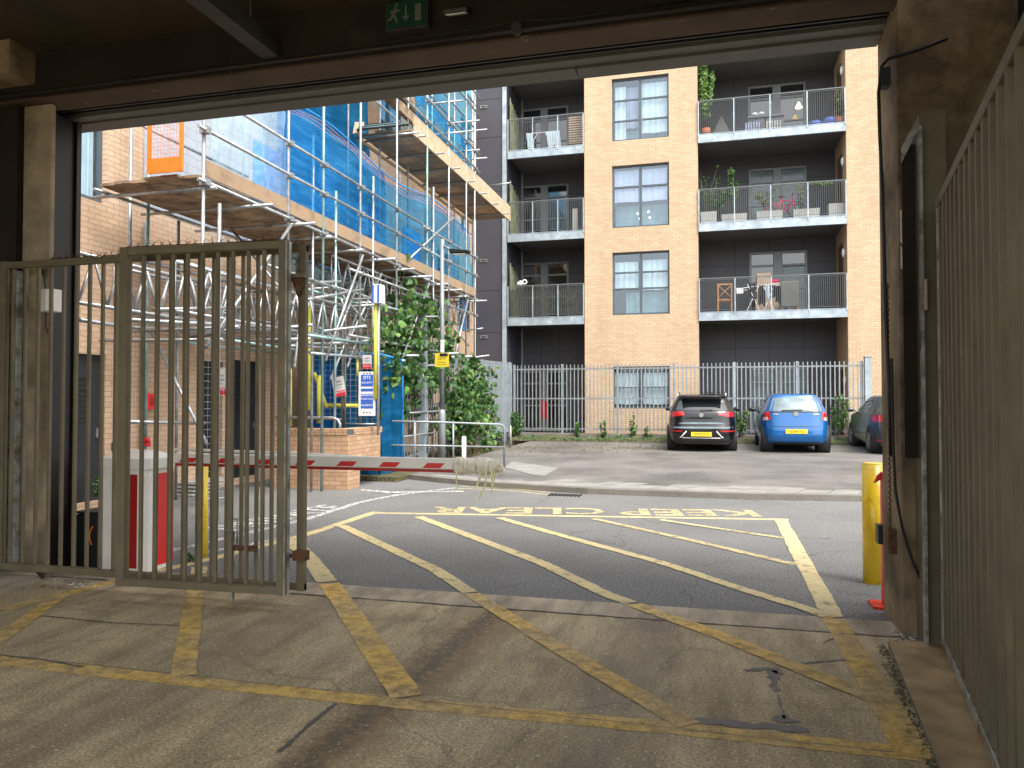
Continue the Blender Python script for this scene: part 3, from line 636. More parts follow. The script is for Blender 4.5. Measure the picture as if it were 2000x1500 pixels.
for z in (.78, 1.45, 2.3): MB().box(-5.93, -5.80, 5.0, 5.055, z-.035, z+.035).build('hinge', M['rust'], hp)
# right gate, opened towards the camera
gr = thing('gate_leaf', 'right gate leaf of close vertical bars swung open beside the camera', 'gate', (1.1, 3.5, 0), 'steel bar gate leaves')
A = Vector((1.33, 4.99, 0)); dv = Vector((-.153, -.988, 0)).normalized()
nn = Vector((-dv.y, dv.x, 0))
MB().bar(A+Vector((0, 0, 2.68)), A+dv*3.6+Vector((0, 0, 2.68)), .05, .06).build('top_rail', M['gate'], gr, bevel=.004)
MB().bar(A+Vector((0, 0, .10)), A+dv*3.6+Vector((0, 0, .10)), .05, .06).build('bottom_rail', M['gate_l'], gr, bevel=.004)
MB().bar(A+Vector((0, 0, .07)), A+Vector((0, 0, 2.71)), .05, .05, up=nn).build('stile', M['gate_l'], gr, bevel=.004)
for i in range(30):
    s = .10+i*.165; side = 1
    if s > 3.5: break
    for k, oo in enumerate((0,)):
        p = A+dv*(s+.055*k)+nn*oo
        MB().bar(p+Vector((0, 0, .13)), p+Vector((0, 0, 2.65)), .046, .046, up=nn).build('bar', M['gate'], gr, bevel=.004)
MB().bar(A+nn*.075+Vector((0, 0, 2.64)), A+dv*3.6+nn*.075+Vector((0, 0, 2.64)), .03, .05).build('top_rail', M['gate'], gr)

# ================================================================== BARRIER, BOLLARDS
bar = thing('barrier_cabinet', 'white and red barrier cabinet with red lamp on top behind left gate', 'barrier', (-4.95, 5.9, 0))
def prism(x0, x1, y0, y1, z0, z1, c): # chamfered column
    pl = [(x0+c, y0), (x1-c, y0), (x1, y0+c), (x1, y1-c), (x1-c, y1), (x0+c, y1), (x0, y1-c), (x0, y0+c)]
    n = 8; return [(x, y, z0) for x, y in pl]+[(x, y, z1) for x, y in pl], [(i, (i+1) % n, n+(i+1) % n, n+i) for i in range(n)]+[tuple(range(n, 2*n)), tuple(range(n))[::-1]]
cx0, cx1, cy0, cy1 = -5.29, -4.80, 5.62, 6.02
b_ = MB().add(*prism(cx0, cx1, cy0, cy1, .0, .9, .05)); b_.build('body', M['white'], bar, bevel=.004)
t_ = MB(); v0, f0 = prism(cx0-.015, cx1+.015, cy0-.015, cy1+.015, .902, 1.0, .06); v1, _ = prism(cx0+.10, cx1-.10, cy0+.10, cy1-.10, 1.06, 1.10, .04)
t_.add(v0+v1[:8], f0[:8]+[(8+i, 8+(i+1) % 8, 16+(i+1) % 8, 16+i) for i in range(8)]+[tuple(range(16, 24))]); t_.build('lid', M['white'], bar, bevel=.004)
MB().box(cx0+.21, cx1-.08, cy0-.006, cy0-.001, .04, .86).build('front_panel', M['darkred'], bar, label='red front panel, its shade painted as darker red')  # shade on the front face put into a darker red
MB().box(cx1+.001, cx1+.006, cy0+.15, cy1-.04, .04, .86).build('side_panel', M['red'], bar, label='bright red side panel')
MB().tube([(-4.95, 5.79, 1.10), (-4.95, 5.79, 1.13)], .05, 14).tube([(-4.95, 5.79, 1.131), (-4.95, 5.79, 1.18)], [.045, .04], 14).build('lamp', M['red'], bar)
yb = 5.95; zb = .975
bo = MB(); L0, L1 = -4.76, PY(965, 900, yb).x
for z_, h_ in ((zb+.012, .095),): bo.obox(((L0+L1)/2, yb, z_), (L1-L0, 0, 0), (0, .05, 0), (0, 0, h_))
bo.build('boom', M['white'], bar, bevel=.012)
MB().obox(((L0+L1)/2-.1, yb, zb-.047), (L1-L0-.25, 0, 0), (0, .045, 0), (0, 0, .022)).build('rubber_edge', M['darkred'], bar, label='red lower edge strip')
tr_ = MB().tube([(L0-.1, yb+.09, zb+.085), (L0+1.2, yb+.07, zb+.07), (L0+2.2, yb+.035, zb+.035)], .013, 8); tr_.build('stay_tube', M['white'], bar)
st = MB(); u = L0+.06
while u < L1-.3:
    st.add([(u, yb-.0262, zb-.024), (u+.155, yb-.0262, zb-.024), (u+.20, yb-.0262, zb+.018), (u+.045, yb-.0262, zb+.018)], [(0, 1, 2, 3)]); u += .395
st.build('stripe', M['red'], bar)
ta = thing('tape_wrap', 'cream and yellow tape wrapped round the barrier tip with loose ends', 'tape', (L1-.13, yb, zb))
wr = MB(); rr = random.Random(11); n_ = 34
wr.tube([(L1-.34+i*.0115, yb+rr.uniform(-.004, .004), zb+rr.uniform(-.004, .004)) for i in range(n_)], [.066+rr.uniform(-.002, .003)+.006*math.sin(i*.35) - (.02 if i > n_-4 else 0) for i in range(n_)], 16)
for k in range(3): wr.ball((L1+.03+.012*k, yb-.02+.02*k, zb+.02-.03*k), .032, 1.2, .8, 1.1)
wr.build('wrap', M['cream'], ta)
for i, (dx, ln, w_) in enumerate(((-.30, .12, .010), (-.10, .10, .016), (-.05, .20, .014), (.0, .10, .013), (.02, .16, .011))):
    e = MB(); x = L1+dx; pp = [(x, yb-.05, zb-.02), (x-.004, yb-.06, zb-.06-ln*.4), (x-.03*(i % 3), yb-.055, zb-.06-ln)]
    for a_, b_ in zip(pp, pp[1:]): e.bar(a_, b_, w_, .002, up=(0, 1, 0))
    e.build('loose_end', M['ytape'], ta)
def bollard(px, vb, D, H, label, name='bollard', m='yellow', Z=0):
    p = PZ(px, vb, Z); o = thing(name, label, 'bollard', tuple(p), 'yellow bollards' if m == 'yellow' else None)
    MB().tube([p, p+Vector((0, 0, H))], D/2, 24).build('shaft', M[m], o)
    MB().tube([p+Vector((0, 0, H+.0005)), p+Vector((0, 0, H+.008))], [D/2-.004, D/2-.02], 24).build('cap', M[m], o); return o
bollard(1709, 1138, .185, .985, 'thick yellow bollard beside the right pillar and red post')
bollard(394, 1088, .105, .93, 'slim yellow bollard behind the left gate under the boom')
p = PZ(906, 936, .0); o = thing('boom_rest_post', 'slim white post standing behind the taped barrier tip', 'post', tuple(p)); MB().tube([p, p+Vector((0, 0, .82))], .042, 14).build('shaft', M['white'], o); MB().tube([p+Vector((0, 0, .821)), p+Vector((0, 0, .835))], [.04, .02], 14).build('cap', M['white'], o)
p = PZ(997, 877, .16); o = thing('marker_post', 'short steel post beside the railing at the edge of the parking', 'post', tuple(p)); MB().tube([p, p+Vector((0, 0, .66))], .035, 12).build('shaft', M['gate_l'], o); MB().tube([p+Vector((0, 0, .661)), p+Vector((0, 0, .67))], [.033, .015], 12).build('cap', M['gate_l'], o)
# red catch post by the right pillar
rp_ = thing('barrier_catch_post', 'red catch post with black box between yellow bollard and pillar', 'post', (1.2, 6.1, 0))
x_ = PY(1733, 1000, 6.12).x
MB().box(x_-.04, x_+.05, 6.08, 6.16, .02, .98).build('post', M['red'], rp_, bevel=.004)
MB().box(x_-.12, x_+.08, 6.0, 6.22, .0, .018).build('base_plate', M['red'], rp_)
MB().box(x_-.075, x_-.041, 6.06, 6.16, .46, .60).build('sensor_box', M['plastic'], rp_, bevel=.004)
MB().add([(x_-.041, 6.1, .93), (x_-.09, 6.1, .90), (x_-.065, 6.1, .955), (x_-.041, 6.1, .98), (x_-.041, 6.14, .93), (x_-.09, 6.14, .90), (x_-.065, 6.14, .955), (x_-.041, 6.14, .98)], [(0, 1, 2, 3), (4, 7, 6, 5), (0, 4, 5, 1), (1, 5, 6, 2), (2, 6, 7, 3)]).build('fork', M['red'], rp_)
# black bin box with orange mark
bb = thing('black_crate', 'black plastic box with orange logo behind the left gate', 'box', (-5.5, 5.75, 0))
xa, xb = PY(148, 1000, 5.72).x, PY(234, 1000, 5.72).x
MB().box(xa, xb, 5.72, 6.05, .0, .48).build('box', M['plastic'], bb, bevel=.02)
MB().box(xa-.01, xb+.01, 5.71, 6.06, .482, .50).build('lid', M['plastic'], bb, bevel=.004)
cc = PY(190, 1048, 5.715); og = MB()
for a0, a1 in ((125, 225), (-50, 45)):
    for a in range(a0, a1, 10):
        q = [(cc.x+math.cos(R(t))*.085, 5.716, cc.z+math.sin(R(t))*.11) for t in (a, a+10)]; og.bar(q[0], q[1], .014, .002, up=(0, 1, 0))
og.box(cc.x+.065, cc.x+.11, 5.714, 5.718, cc.z-.13, cc.z-.10)
og.build('logo', M['orange'], bb)
#PART3
# ================================================================== BUILDINGS
YF, XL = 26.2, -8.3          # facade plane of the flats, wall plane of the left building
def wall(name, m, parent, axis, c, u0, u1, z0, z1, holes, depth=.2, sign=1, label=None):
    """wall sheet on x=c (axis 'x') or y=c (axis 'y') with openings and their reveals; depth goes inwards"""
    us = sorted({u0, u1, *[h[0] for h in holes], *[h[1] for h in holes]}); zs = sorted({z0, z1, *[h[2] for h in holes], *[h[3] for h in holes]})
    g = MB(); P = (lambda u, z, d=0: (c+d, u, z)) if axis == 'x' else (lambda u, z, d=0: (u, c+d, z))
    for a, b in zip(us, us[1:]):
        for e, f in zip(zs, zs[1:]):
            mu, mz = (a+b)/2, (e+f)/2
            if any(h[0] < mu < h[1] and h[2] < mz < h[3] for h in holes) or not (u0 < mu < u1 and z0 < mz < z1): continue
            g.add([P(a, e), P(b, e), P(b, f), P(a, f)], [(0, 1, 2, 3)])
    d = depth*sign
    for a, b, e, f in holes:
        g.add([P(a, e), P(b, e), P(b, f), P(a, f), P(a, e, d), P(b, e, d), P(b, f, d), P(a, f, d)], [(0, 1, 5, 4), (1, 2, 6, 5), (2, 3, 7, 6), (3, 0, 4, 7)])
    return g.build(name, m, parent, label=label)
fx = lambda u: PY(u, 600, YF).x
fz = lambda u, v: PY(u, v, YF).z
B = thing('apartment_building', 'buff brick apartment block with slate windows and recessed balconies behind fence', 'building', (0, YF, 0))
X_T, X_L0, X_L1, X_R0, X_R1, X_E = fx(929), fx(986), fx(1142), fx(1364.5), fx(1656), fx(1860)
SL = [4.52, 7.53, 10.54, 13.55]   # balcony floor levels
wx0, wx1 = fx(1196), fx(1308)
wins = [(wx0, wx1, 1.27, 2.72), (wx0, wx1, 4.50, 6.67), (wx0, wx1, 7.53, 9.70), (wx0, wx1, 10.56, 12.75)]
ex0 = fx(1724)
ew = [(ex0, ex0+1.6, z0, z1) for _, _, z0, z1 in wins]
wall('wall', M['brick'], B, 'y', YF, X_L1, X_R0, .15, 15.2, wins, .12)
wall('wall', M['brick'], B, 'y', YF, X_R1, X_E+6, .15, 15.2, ew, .12)
YB = YF+2.3
# slate tower and loggia backs
tw = MB().add([(X_T, YF, .1), (X_L0, YF, .1), (X_L0, YF, 15.2), (X_T, YF, 15.2)], [(0, 1, 2, 3)]); tw.build('cladding', M['clad'], B)
jn = MB()
for z in (2.45, 4.0, 5.52, 8.45, 9.1, 11.1, 12.5): jn.box(X_T, X_L0, YF-.004, YF+.01, z-.008, z+.008)
jn.build('cladding_joints', M['black'], B)
vt = [(945, 209), (945, 509), (945, 658)]
for u, v in vt:
    c = PY(u, v, YF); o = MB().box(c.x-.13, c.x+.13, YF-.03, YF-.005, c.z-.05, c.z+.05).build('vent', M['galv_d'], B); MB().box(c.x-.10, c.x+.10, YF-.034, YF-.031, c.z-.025, c.z+.025).build('vent_slot', M['black'], o)
MB().box(X_L0-.08, X_L0+.07, YF-.06, YF-.005, .1, 15).build('steel_column', M['beamgalv'], B)
MB().box(X_L0+.045, X_L0+.14, YB-.15, YB-.02, .1, 15).build('steel_column', M['galv_d'], B)
def loggia(x0, x1, right_brick):
    dw = (fx(1470)*YB/YF*1.0, 0)
    g = MB(); g.add([(x0, YB, .1), (x1, YB, .1), (x1, YB, 15.2), (x0, YB, 15.2)], [(0, 1, 2, 3)]); g.build('loggia_wall', M['clad_d'], B)
    g = MB(); g.add([(x0, YF, .1), (x0, YB, .1), (x0, YB, 15.2), (x0, YF, 15.2)], [(0, 1, 2, 3)]); g.build('loggia_wall', M['clad'] if not right_brick else M['brick'], B)
    g = MB(); g.add([(x1, YF, .1), (x1, YB, .1), (x1, YB, 15.2), (x1, YF, 15.2)], [(0, 1, 2, 3)]); g.build('loggia_wall', M['brick'], B)
    g = MB()
    for k in range(1, 4): xx = x0+(x1-x0)*(k/4+.02); g.box(xx-.008, xx+.008, YB-.006, YB, .2, 15)
    for s in SL: g.box(x0, x1, YB-.0065, YB-.0005, s-1.1, s-1.085)
    g.build('cladding_joints', M['black'], B)
loggia(X_L0+.07, X_L1, False); loggia(X_R0, X_R1, True)
def window(parent, axis, c, u0, u1, z0, z1, rows, cols, sign, fr, curtains, frame=.055, glassm='glass', topdark=.12):
    """frame, panes, curtains behind; front of frame sits on plane c, inside is +sign"""
    Bx = (lambda g, a, b, e, f, d0, d1: g.box(c+min(d0*sign, d1*sign), c+max(d0*sign, d1*sign), a, b, e, f)) if axis == 'x' else (lambda g, a, b, e, f, d0, d1: g.box(a, b, c+min(d0*sign, d1*sign), c+max(d0*sign, d1*sign), e, f))
    g = MB(); Bx(g, u0, u0+frame, z0, z1, 0, .06); Bx(g, u1-frame, u1, z0, z1, 0, .06); Bx(g, u0+frame, u1-frame, z0, z0+frame*1.3, 0, .06); Bx(g, u0+frame, u1-frame, z1-frame, z1, 0, .06)
    mw = frame*1.6
    for k in range(1, cols): uc = u0+(u1-u0)*k/cols; Bx(g, uc-mw/2, uc+mw/2, z0+frame*1.3, z1-frame, .001, .058)
    for k in range(cols):
        a = u0+(u1-u0)*k/cols+frame; b = u0+(u1-u0)*(k+1)/cols-frame
        for r in rows: zz = z0+(z1-z0)*r; Bx(g, a, b, zz-.028, zz+.028, .002, .055)
    wn = g.build('window', M[fr], parent)
    for k in range(cols):
        a = u0+(u1-u0)*k/cols+frame*.6; b = u0+(u1-u0)*(k+1)/cols-frame*.6
        q = MB(); P = (lambda u, z, d: (c+d*sign, u, z)) if axis == 'x' else (lambda u, z, d: (u, c+d*sign, z))
        q.add([P(a, z0+.03, .035), P(b, z0+.03, .035), P(b, z1-.03, .035), P(a, z1-.03, .035)], [(0, 1, 2, 3)]); q.build('pane', M[glassm], wn)
    for (a, b, e, f, mm, d) in curtains:
        q = MB(); n = 24; vs = []
        for i in range(n+1):
            t = i/n; u = u0+(u1-u0)*(a+(b-a)*t); dd = d+.018*math.sin(t*(b-a)*60)+.008*math.sin(t*37+1)
            vs += [P(u, z0+(z1-z0)*e+.01*math.sin(t*9), dd), P(u, z0+(z1-z0)*f, dd*.8+.02)]
        q.add(vs, [(2*i, 2*i+2, 2*i+3, 2*i+1) for i in range(n)], True); q.build('curtain', M[mm], wn)
    rm = MB(); rd = 1.6
    rm.add([P(u0, z0, .062), P(u1, z0, .062), P(u1, z1, .062), P(u0, z1, .062), P(u0, z0, rd), P(u1, z0, rd), P(u1, z1, rd), P(u0, z1, rd)], [(4, 5, 6, 7), (0, 1, 5, 4), (1, 2, 6, 5), (2, 3, 7, 6), (3, 0, 4, 7)])
    rm.build('room', M['room'], wn)
    return wn
YW = YF+.10
window(B, 'y', YW, wx0, wx1, wins[3][2], wins[3][3], (.33, .66), 2, 1, 'wframe', [(.05, .24, .03, .90, 'curtain', .12), (.24, .46, .25, .90, 'blind', .3), (.5, .97, .12, .92, 'curtain', .12), (.05, .97, .03, .22, 'teal', .5)])
wn = window(B, 'y', YW, wx0, wx1, wins[2][2], wins[2][3], (.66,), 2, 1, 'wframe', [(.04, .96, .42, .93, 'blind', .06), (.04, .96, .03, .40, 'teal', .5)])
for dx, dz in ((-.12, .52), (-.04, .34), (.26, .56), (.30, .36)):
    MB().ball(((wx0+wx1)/2+dx, YW+.16, wins[2][2]+dz), .032).build('ceiling_spot', M['warmw'], wn)
window(B, 'y', YW, wx0, wx1, wins[1][2], wins[1][3], (.42, .68), 2, 1, 'wframe', [(.04, .45, .43, .86, 'curtain', .15), (.53, .96, .40, .88, 'curtain', .15), (.22, .96, .03, .38, 'teal', .4)])
window(B, 'y', YW, wx0, wx1, wins[0][2], wins[0][3], (.5,), 2, 1, 'wframe', [(.03, .46, .10, .86, 'curtain', .12), (.53, .97, .10, .86, 'curtain', .12)])
for a, b, e, f in ew: window(B, 'y', YW, a, b, e, f, (.33, .66), 2, 1, 'wframe', [(.03, .97, .03, .95, 'curtain', .15)])
def balcony(x0, x1, z, bays, k):
    y0 = YF-.05
    g = MB().box(x0+.01, x1-.01, y0, y0+.02, z-.30, z-.02); g.box(x0+.01, x1-.01, y0+.0205, y0+.1, z-.30, z-.285); g.box(x0+.01, x1-.01, y0-.012, y0+.1, z-.0195, z-.004)
    b = g.build('balcony', M['beamgalv'], B)
    MB().box(x0+.01, x1-.01, y0+.12, YB-.005, z-.2, z-.006).build('slab', M['soff_b'], b)
    MB().box(x0+.01, x1-.01, y0-.01, y0+.03, z+1.10, z+1.135).build('handrail', M['rail_k'], b)
    for i in range(bays+1):
        x = x0+.03+(x1-x0-.06)*i/bays
        MB().box(x-.018, x+.018, y0-.02, y0+.014, z-.1, z+1.099).build('post', M['beamgalv'], b)
        if i < bays:
            xn = x0+.03+(x1-x0-.06)*(i+1)/bays; g = MB().box(x+.019, xn-.019, y0, y0+.015, z+.05, z+.062); g.box(x+.019, xn-.019, y0, y0+.015, z+1.06, z+1.072)
            n = int((xn-x)/.062)
            for j in range(1, n): xx = x+(xn-x)*j/n; g.box(xx-.005, xx+.005, y0+.003, y0+.012, z+.0625, z+1.0595)
            g.build('bar_panel', M['rail_k'], b)
    return b
for z in SL[:3]: balcony(X_L0+.1, X_L1, z, 3, 0); balcony(X_R0, X_R1, z, 4, 1)
for x0, x1 in ((X_L0+.07, X_L1), (X_R0, X_R1)): MB().box(x0, x1, YF, YB-.005, 13.25, 13.5).build('slab', M['soff_b'], B)
dl0, dl1 = PY(1017, 600, YB).x, PY(1111, 600, YB).x
dr0, dr1 = PY(1464, 600, YB).x, PY(1577, 600, YB).x
YD = YB-.06
for i, z in enumerate([.35]+SL[:3]):
    z = z+.04
    window(B, 'y', YD-.02, dl0, dl1, z, z+2.22, (.47, .80), 2, -1*-1, 'lframe' if i != 1 else 'lframe', [(.03, .97, .05, .78, 'curtain' if i in (3, 2) else 'roomlit', .07)] if i else [(.05, .4, .05, .9, 'roomlit', .06)], frame=.06, glassm='glass_d') if False else None
    def doorwin(a, b, parts):
        g = MB(); y = YD; fw = .07; mid = (a+b)/2
        for q0, q1 in ((a, a+fw), (b-fw, b), (mid-.14, mid+.14)): g.box(q0, q1, y, YB-.006, z, z+2.3)
        for e in (z, z+1.78, z+2.24): g.box(a+fw, mid-.141, y+.001, YB-.007, e, e+.07); g.box(mid+.141, b-fw, y+.001, YB-.007, e, e+.07)
        for e in (z+.95,):
            g.box(a+fw, mid-.141, y+.001, YB-.007, e, e+.05); g.box(mid+.141, b-fw, y+.001, YB-.007, e, e+.05)
        d = g.build('glazed_door', M['lframe'], B)
        for (p0, p1, e0, e1, mm) in parts:
            MB().box(a+(b-a)*p0, a+(b-a)*p1, YB-.012, YB-.004, z+2.3*e0, z+2.3*e1).build('pane', M[mm], d)
    doorwin(dl0, dl1, [[(.04, .96, .03, .97, 'carglass')], [(.04, .4, .03, .97, 'carglass'), (.6, .96, .03, .97, 'carglass')], [(.04, .96, .03, .97, 'carglass')], [(.04, .96, .03, .97, 'carglass'), ]][i])
    doorwin(dr0, dr1, [[(.04, .42, .03, .97, 'carglass_l'), (.58, .96, .03, .97, 'carglass_l')], [(.04, .42, .03, .97, 'carglass'), (.58, .96, .03, .76, 'carglass_l'), (.58, .96, .78, .97, 'carglass')],
                       [(.04, .42, .03, .97, 'carglass_l'), (.58, .96, .03, .97, 'carglass_l')], [(.04, .96, .03, .97, 'carglass')]][i])
# side wall doors and opal lamps of the right loggia, mossy slat screens of the left one
for i, z in enumerate(SL[:3]+[.35]):
    dz = z+.05; MB().box(X_R1-.02, X_R1-.005, YF+.75, YF+1.6, dz, dz+2.2).build('loggia_door', M['stem'], B)
    c = (X_R1-.05, YF+.42, z+1.85)
    o = MB().ball(c, .09, .6, .9, 1.7).build('wall_lamp', M['lampbowl'], B)
    if i < 3:
        g = MB()
        for k in range(12): g.box(X_L0+.145, X_L0+.165, YF+.15+k*.12, YF+.24+k*.12, z+.02, z+2.0-.08*(k % 3)-.03*k)
        g.build('slat_screen', M['moss_slat'], B)
        MB().tube([(X_L0+.08, YF+.9, z+2.0), (X_L0+.12, YF+.9, z+2.0)], .09, 12).build('speaker_vent', M['black'], B)
MB().box(X_L0, X_E+6, YF-.0, YB+3, 15.2, 15.4).build('roof', M['clad'], B)
MB().box(X_T, X_E+6, YB+2.9, YB+3, .1, 15.2).build('rear_wall', M['brick'], B)

# ---------------------------------------------------------------- left building
LB = thing('scaffolded_building', 'salmon brick building on the left wrapped in scaffold and blue netting', 'building', (XL, 16, 0))
yx = lambda u: PX(u, 600, XL).y
ups = [(7.35, yx(205), 4.30, 6.6), (12.45, 13.35, 4.75, 6.35), (14.5, 15.4, 4.75, 6.35), (16.8, 18.0, 4.75, 6.35), (19.6, 20.8, 4.75, 6.35), (22.3, 23.4, 4.3, 6.3), (24.3, 25.9, 3.95, 5.2)]
ups2 = [(11.5, 12.8, 7.9, 9.8), (14.5, 15.8, 7.9, 9.8), (18, 19.6, 7.9, 9.8), (22.0, 23.2, 7.9, 9.8), (24.6, 25.8, 7.4, 8.8), (24.6, 25.8, 9.6, 11.4)]
d1, d2, d3 = (7.9, yx(208), .12, 2.16), (yx(454), yx(508), .12, 2.26), (yx(397), yx(436), .2, 2.2)
louv = (yx(430), yx(474), 2.75, 3.25)
wall('wall', M['brick_l'], LB, 'x', XL, 4.0, YF+.1, -.05, 7.0, [h for h in ups]+[d1, d2, d3, louv], .14, -1)
wall('upper_wall', M['brick_l'], LB, 'x', XL+.002, 4.0, YF+.1, 7.0, 12.5, ups2, .14, -1)
wl = wall('painted_wall', M['render_w'], LB, 'x', XL+.012, 9.6, 15.6, 4.46, 7.6, [h for h in ups if h[0] > 10 and h[0] < 15], .02, -1)
MB().box(XL-.5, XL-4, 4, YF+.1, 12.5, 12.7).build('roof', M['clad'], LB)
MB().box(XL-.3, XL-4, 3.9, 4.0, -.05, 12.5).build('end_wall', M['brick_l'], LB)
for i, (a, b, e, f) in enumerate(ups+ups2):
    window(LB, 'x', XL-.08, a, b, e, f, (.55,), 1 if b-a < 1 else 2, -1, 'wframe', [(.05, .95, .03, .97, 'netedge' if 0 < i < 7 else 'curtain', .09)])
for a, b, e, f in ups[1:5]: MB().box(XL+.03, XL+.034, a-.05, b+.05, e-.05, f+.08).build('window_sheet', M['netedge'], LB)
for i, (a, b, e, f) in enumerate((d1, d2, d3)):
    g = MB().box(XL-.13, XL-.06, a, b, e, f); d = g.build('door', M['door'], LB)
    lv = MB()
    for k in range(9): lv.box(XL-.0595, XL-.045, a+(b-a)*.2, b-(b-a)*.25, f-.35-k*.075, f-.32-k*.075)
    if i < 2: lv.build('louvre', M['black'], d)
    if i < 2:
        MB().box(XL-.0595, XL-.03, b-.12, b-.09, 1.0, 1.13).build('handle', M['chrome'], d)
g = MB()
for k in range(10): g.box(XL-.10, XL-.03, louv[0], louv[1], louv[2]+k*.05, louv[2]+k*.05+.03)
g.build('louvre', M['galv_d'], LB)
c = PX(293, 784, XL+.06); ab = thing('fire_call_box', 'small red fire box fixed to the brick wall behind the gate', 'alarm box', tuple(c))
MB().box(XL+.005, XL+.10, c.y-.10, c.y+.10, c.z-.12, c.z+.12).build('housing', M['red'], ab, bevel=.006); MB().box(XL+.1005, XL+.108, c.y-.05, c.y+.05, c.z-.06, c.z+.06).build('panel', M['darkred'], ab)
c = PX(228, 872, XL+.03); o = thing('wall_vent', 'tiny black square wall vent beside the barrier cabinet', 'vent', tuple(c)); MB().box(XL+.003, XL+.03, c.y-.07, c.y+.07, c.z-.06, c.z+.06).build('vent', M['plastic'], o); MB().box(XL+.031, XL+.034, c.y-.03, c.y+.03, c.z-.02, c.z+.02).build('grille', M['galv_d'], o)

# ================================================================== SCAFFOLD
S = thing('scaffold', 'galvanised tube scaffold with boarded platforms along the left building', 'scaffold', (-7.1, 14, 0))
XO, XI = -6.35, -7.95; ZD = 4.40
RT = .0242
def tube(name, pts, m='galv', r=RT): return MB().tube(pts, r, 8).build(name, M[m], S)
Yo = [8.42, 10.45, 11.55, 12.95, 14.65, 16.4, 17.9, 19.3, 20.05]
for i, y in enumerate(Yo):
    tube('standard', [(XO, y, .0), (XO, y, 11.2 if i else 5.6)], 'galv' if i not in (2, 5) else 'galv2')
for i, (u, x, ztop) in enumerate(((287, XI, 5.7), (347, XI, 4.3), (252, XI-.1, 5.8), (610, XO-.12, 6.0), (655, XO, 5.2), (728, XO, 5.9), (846, XO, 6.6), (427, -6.1, 4.05), (895, XI, 8), (830, XI, 8), (780, XI, 8), (715, XI, 8))):
    y = PX(u, 600, x).y; tube('standard', [(x, y, 0), (x, y, ztop)], 'galv' if i % 4 else 'galv2')
Y0, Y1s = 8.25, 20.3
for z in (ZD-.06, 5.02, 5.52): tube('ledger', [(XO+.05, Y0, z), (XO+.05, 16.2, z)]); tube('ledger', [(XO+.05, 16.0, z-.03), (XO+.05, Y1s, z-.03)])
tube('ledger', [(XI-.0, 8.3, ZD-.06), (XI, Y1s, ZD-.06)]); tube('ledger', [(XI+.1, 8.3, 5.45), (XI+.1, 11.6, 5.45)])
for z in (8.0, 8.5, 9.6, 10.1): tube('ledger', [(XO+.05, 12.9, z), (XO+.05, 20.4, z)])
for z in (3.9, 2.7): tube('ledger', [(XO+.05, 12.4, z), (XO+.05, 20.2, z)])
y = 8.5
k = 0
while y < 20.2:
    e0, e1 = random.uniform(.05, .3), random.uniform(.0, .35); tube('transom', [(XI-.15-e0*.3, y, ZD-.11), (XO+.1+e1, y, ZD-.11)]); y += 1.15 if k % 2 else .95; k += 1
for y in Yo[1:]: tube('transom', [(XI-.2, y+.06, 2.55), (XO+random.uniform(.15, .9), y+.06, 2.55+random.uniform(-.1, .3))])
for i, y in enumerate(Yo[:-1]): tube('brace', [(XO+.06, y+.1, 3.0), (XI+.5, y+.1, ZD-.1)] if i % 2 else [(XO+.06, y, 2.2), (XO+.06, Yo[i+1], ZD-.15)])
tube('brace', [PX(298, 652, XI), PX(404, 868, XO-.3)]); tube('brace', [PX(795, 510, XO), PX(885, 425, XO+.1)]); tube('brace', [PX(622, 640, -6.6), PX(700, 690, XO)]); tube('brace', [PX(740, 660, XO), PX(765, 700, XO)])
for (u0, v0, u1, v1, x) in ((155, 625, 260, 640, XO-.4), (250, 625, 560, 640, XO), (260, 640, 640, 655, XI+.2), (300, 605, 480, 600, XO), (255, 612, 470, 618, XI+.3), (250, 824, 400, 826, -7.2), (600, 552, 665, 550, XO), (600, 585, 710, 565, XO), (560, 675, 745, 685, XO-.2), (605, 690, 740, 700, XO)):
    a = PX(u0, v0, x); b = PX(u1, v1, x)
    tube('ledger', [a, b] if (b-a).length < 9 else [a, a.lerp(b, 8/(b-a).length)])
rt = random.Random(31)
for i in range(13):
    y = rt.uniform(8.6, 16.5); z = rt.choice((2.35, 2.5, 2.85, 3.3, 3.45)); tube('transom', [(XI-.1-rt.uniform(0, .2), y, z), (XO+rt.uniform(.05, .5), y, z+rt.uniform(-.03, .03))])
for i in range(12):
    x = rt.choice((XO+.03, XO-.25, XI+.5, XI+.1, XO-.6)); y = rt.uniform(8.3, 14); z = rt.choice((2.3, 2.42, 2.58, 2.9, 3.4, 3.52)); tube('ledger', [(x, y, z), (x, y+rt.uniform(2, 4.5), z+rt.uniform(-.06, .06))], rt.choice(('galv', 'galv', 'galv2')))
for i in range(7):
    y = rt.uniform(10.5, 18); tube('brace', [(XO-.05, y, rt.uniform(1.6, 2.6)), (XO-.05-rt.uniform(0, .8), y+rt.uniform(1, 2.2), rt.uniform(3.6, 4.2))])
def lattice(x, y0, y1, zt, zb, n=None, name='lattice_girder', slope=0):
    g = MB(); g.tube([(x, y0, zt), (x, y1, zt+slope)], RT, 8); g.tube([(x, y0, zb), (x, y1, zb+slope)], RT, 8); n = n or int((y1-y0)/.42)
    for i in range(n):
        a, b = y0+(y1-y0)*i/n, y0+(y1-y0)*(i+1)/n; s0, s1 = slope*i/n, slope*(i+1)/n
        g.tube([(x, a, zb+s0), (x, (a+b)/2, zt+(s0+s1)/2)], .017, 6); g.tube([(x, (a+b)/2, zt+(s0+s1)/2), (x, b, zb+s1)], .017, 6)
        if i % 5 == 0: g.tube([(x, a, zb), (x, a, zt)], .017, 6)
    g.build(name, M['galv'], S)
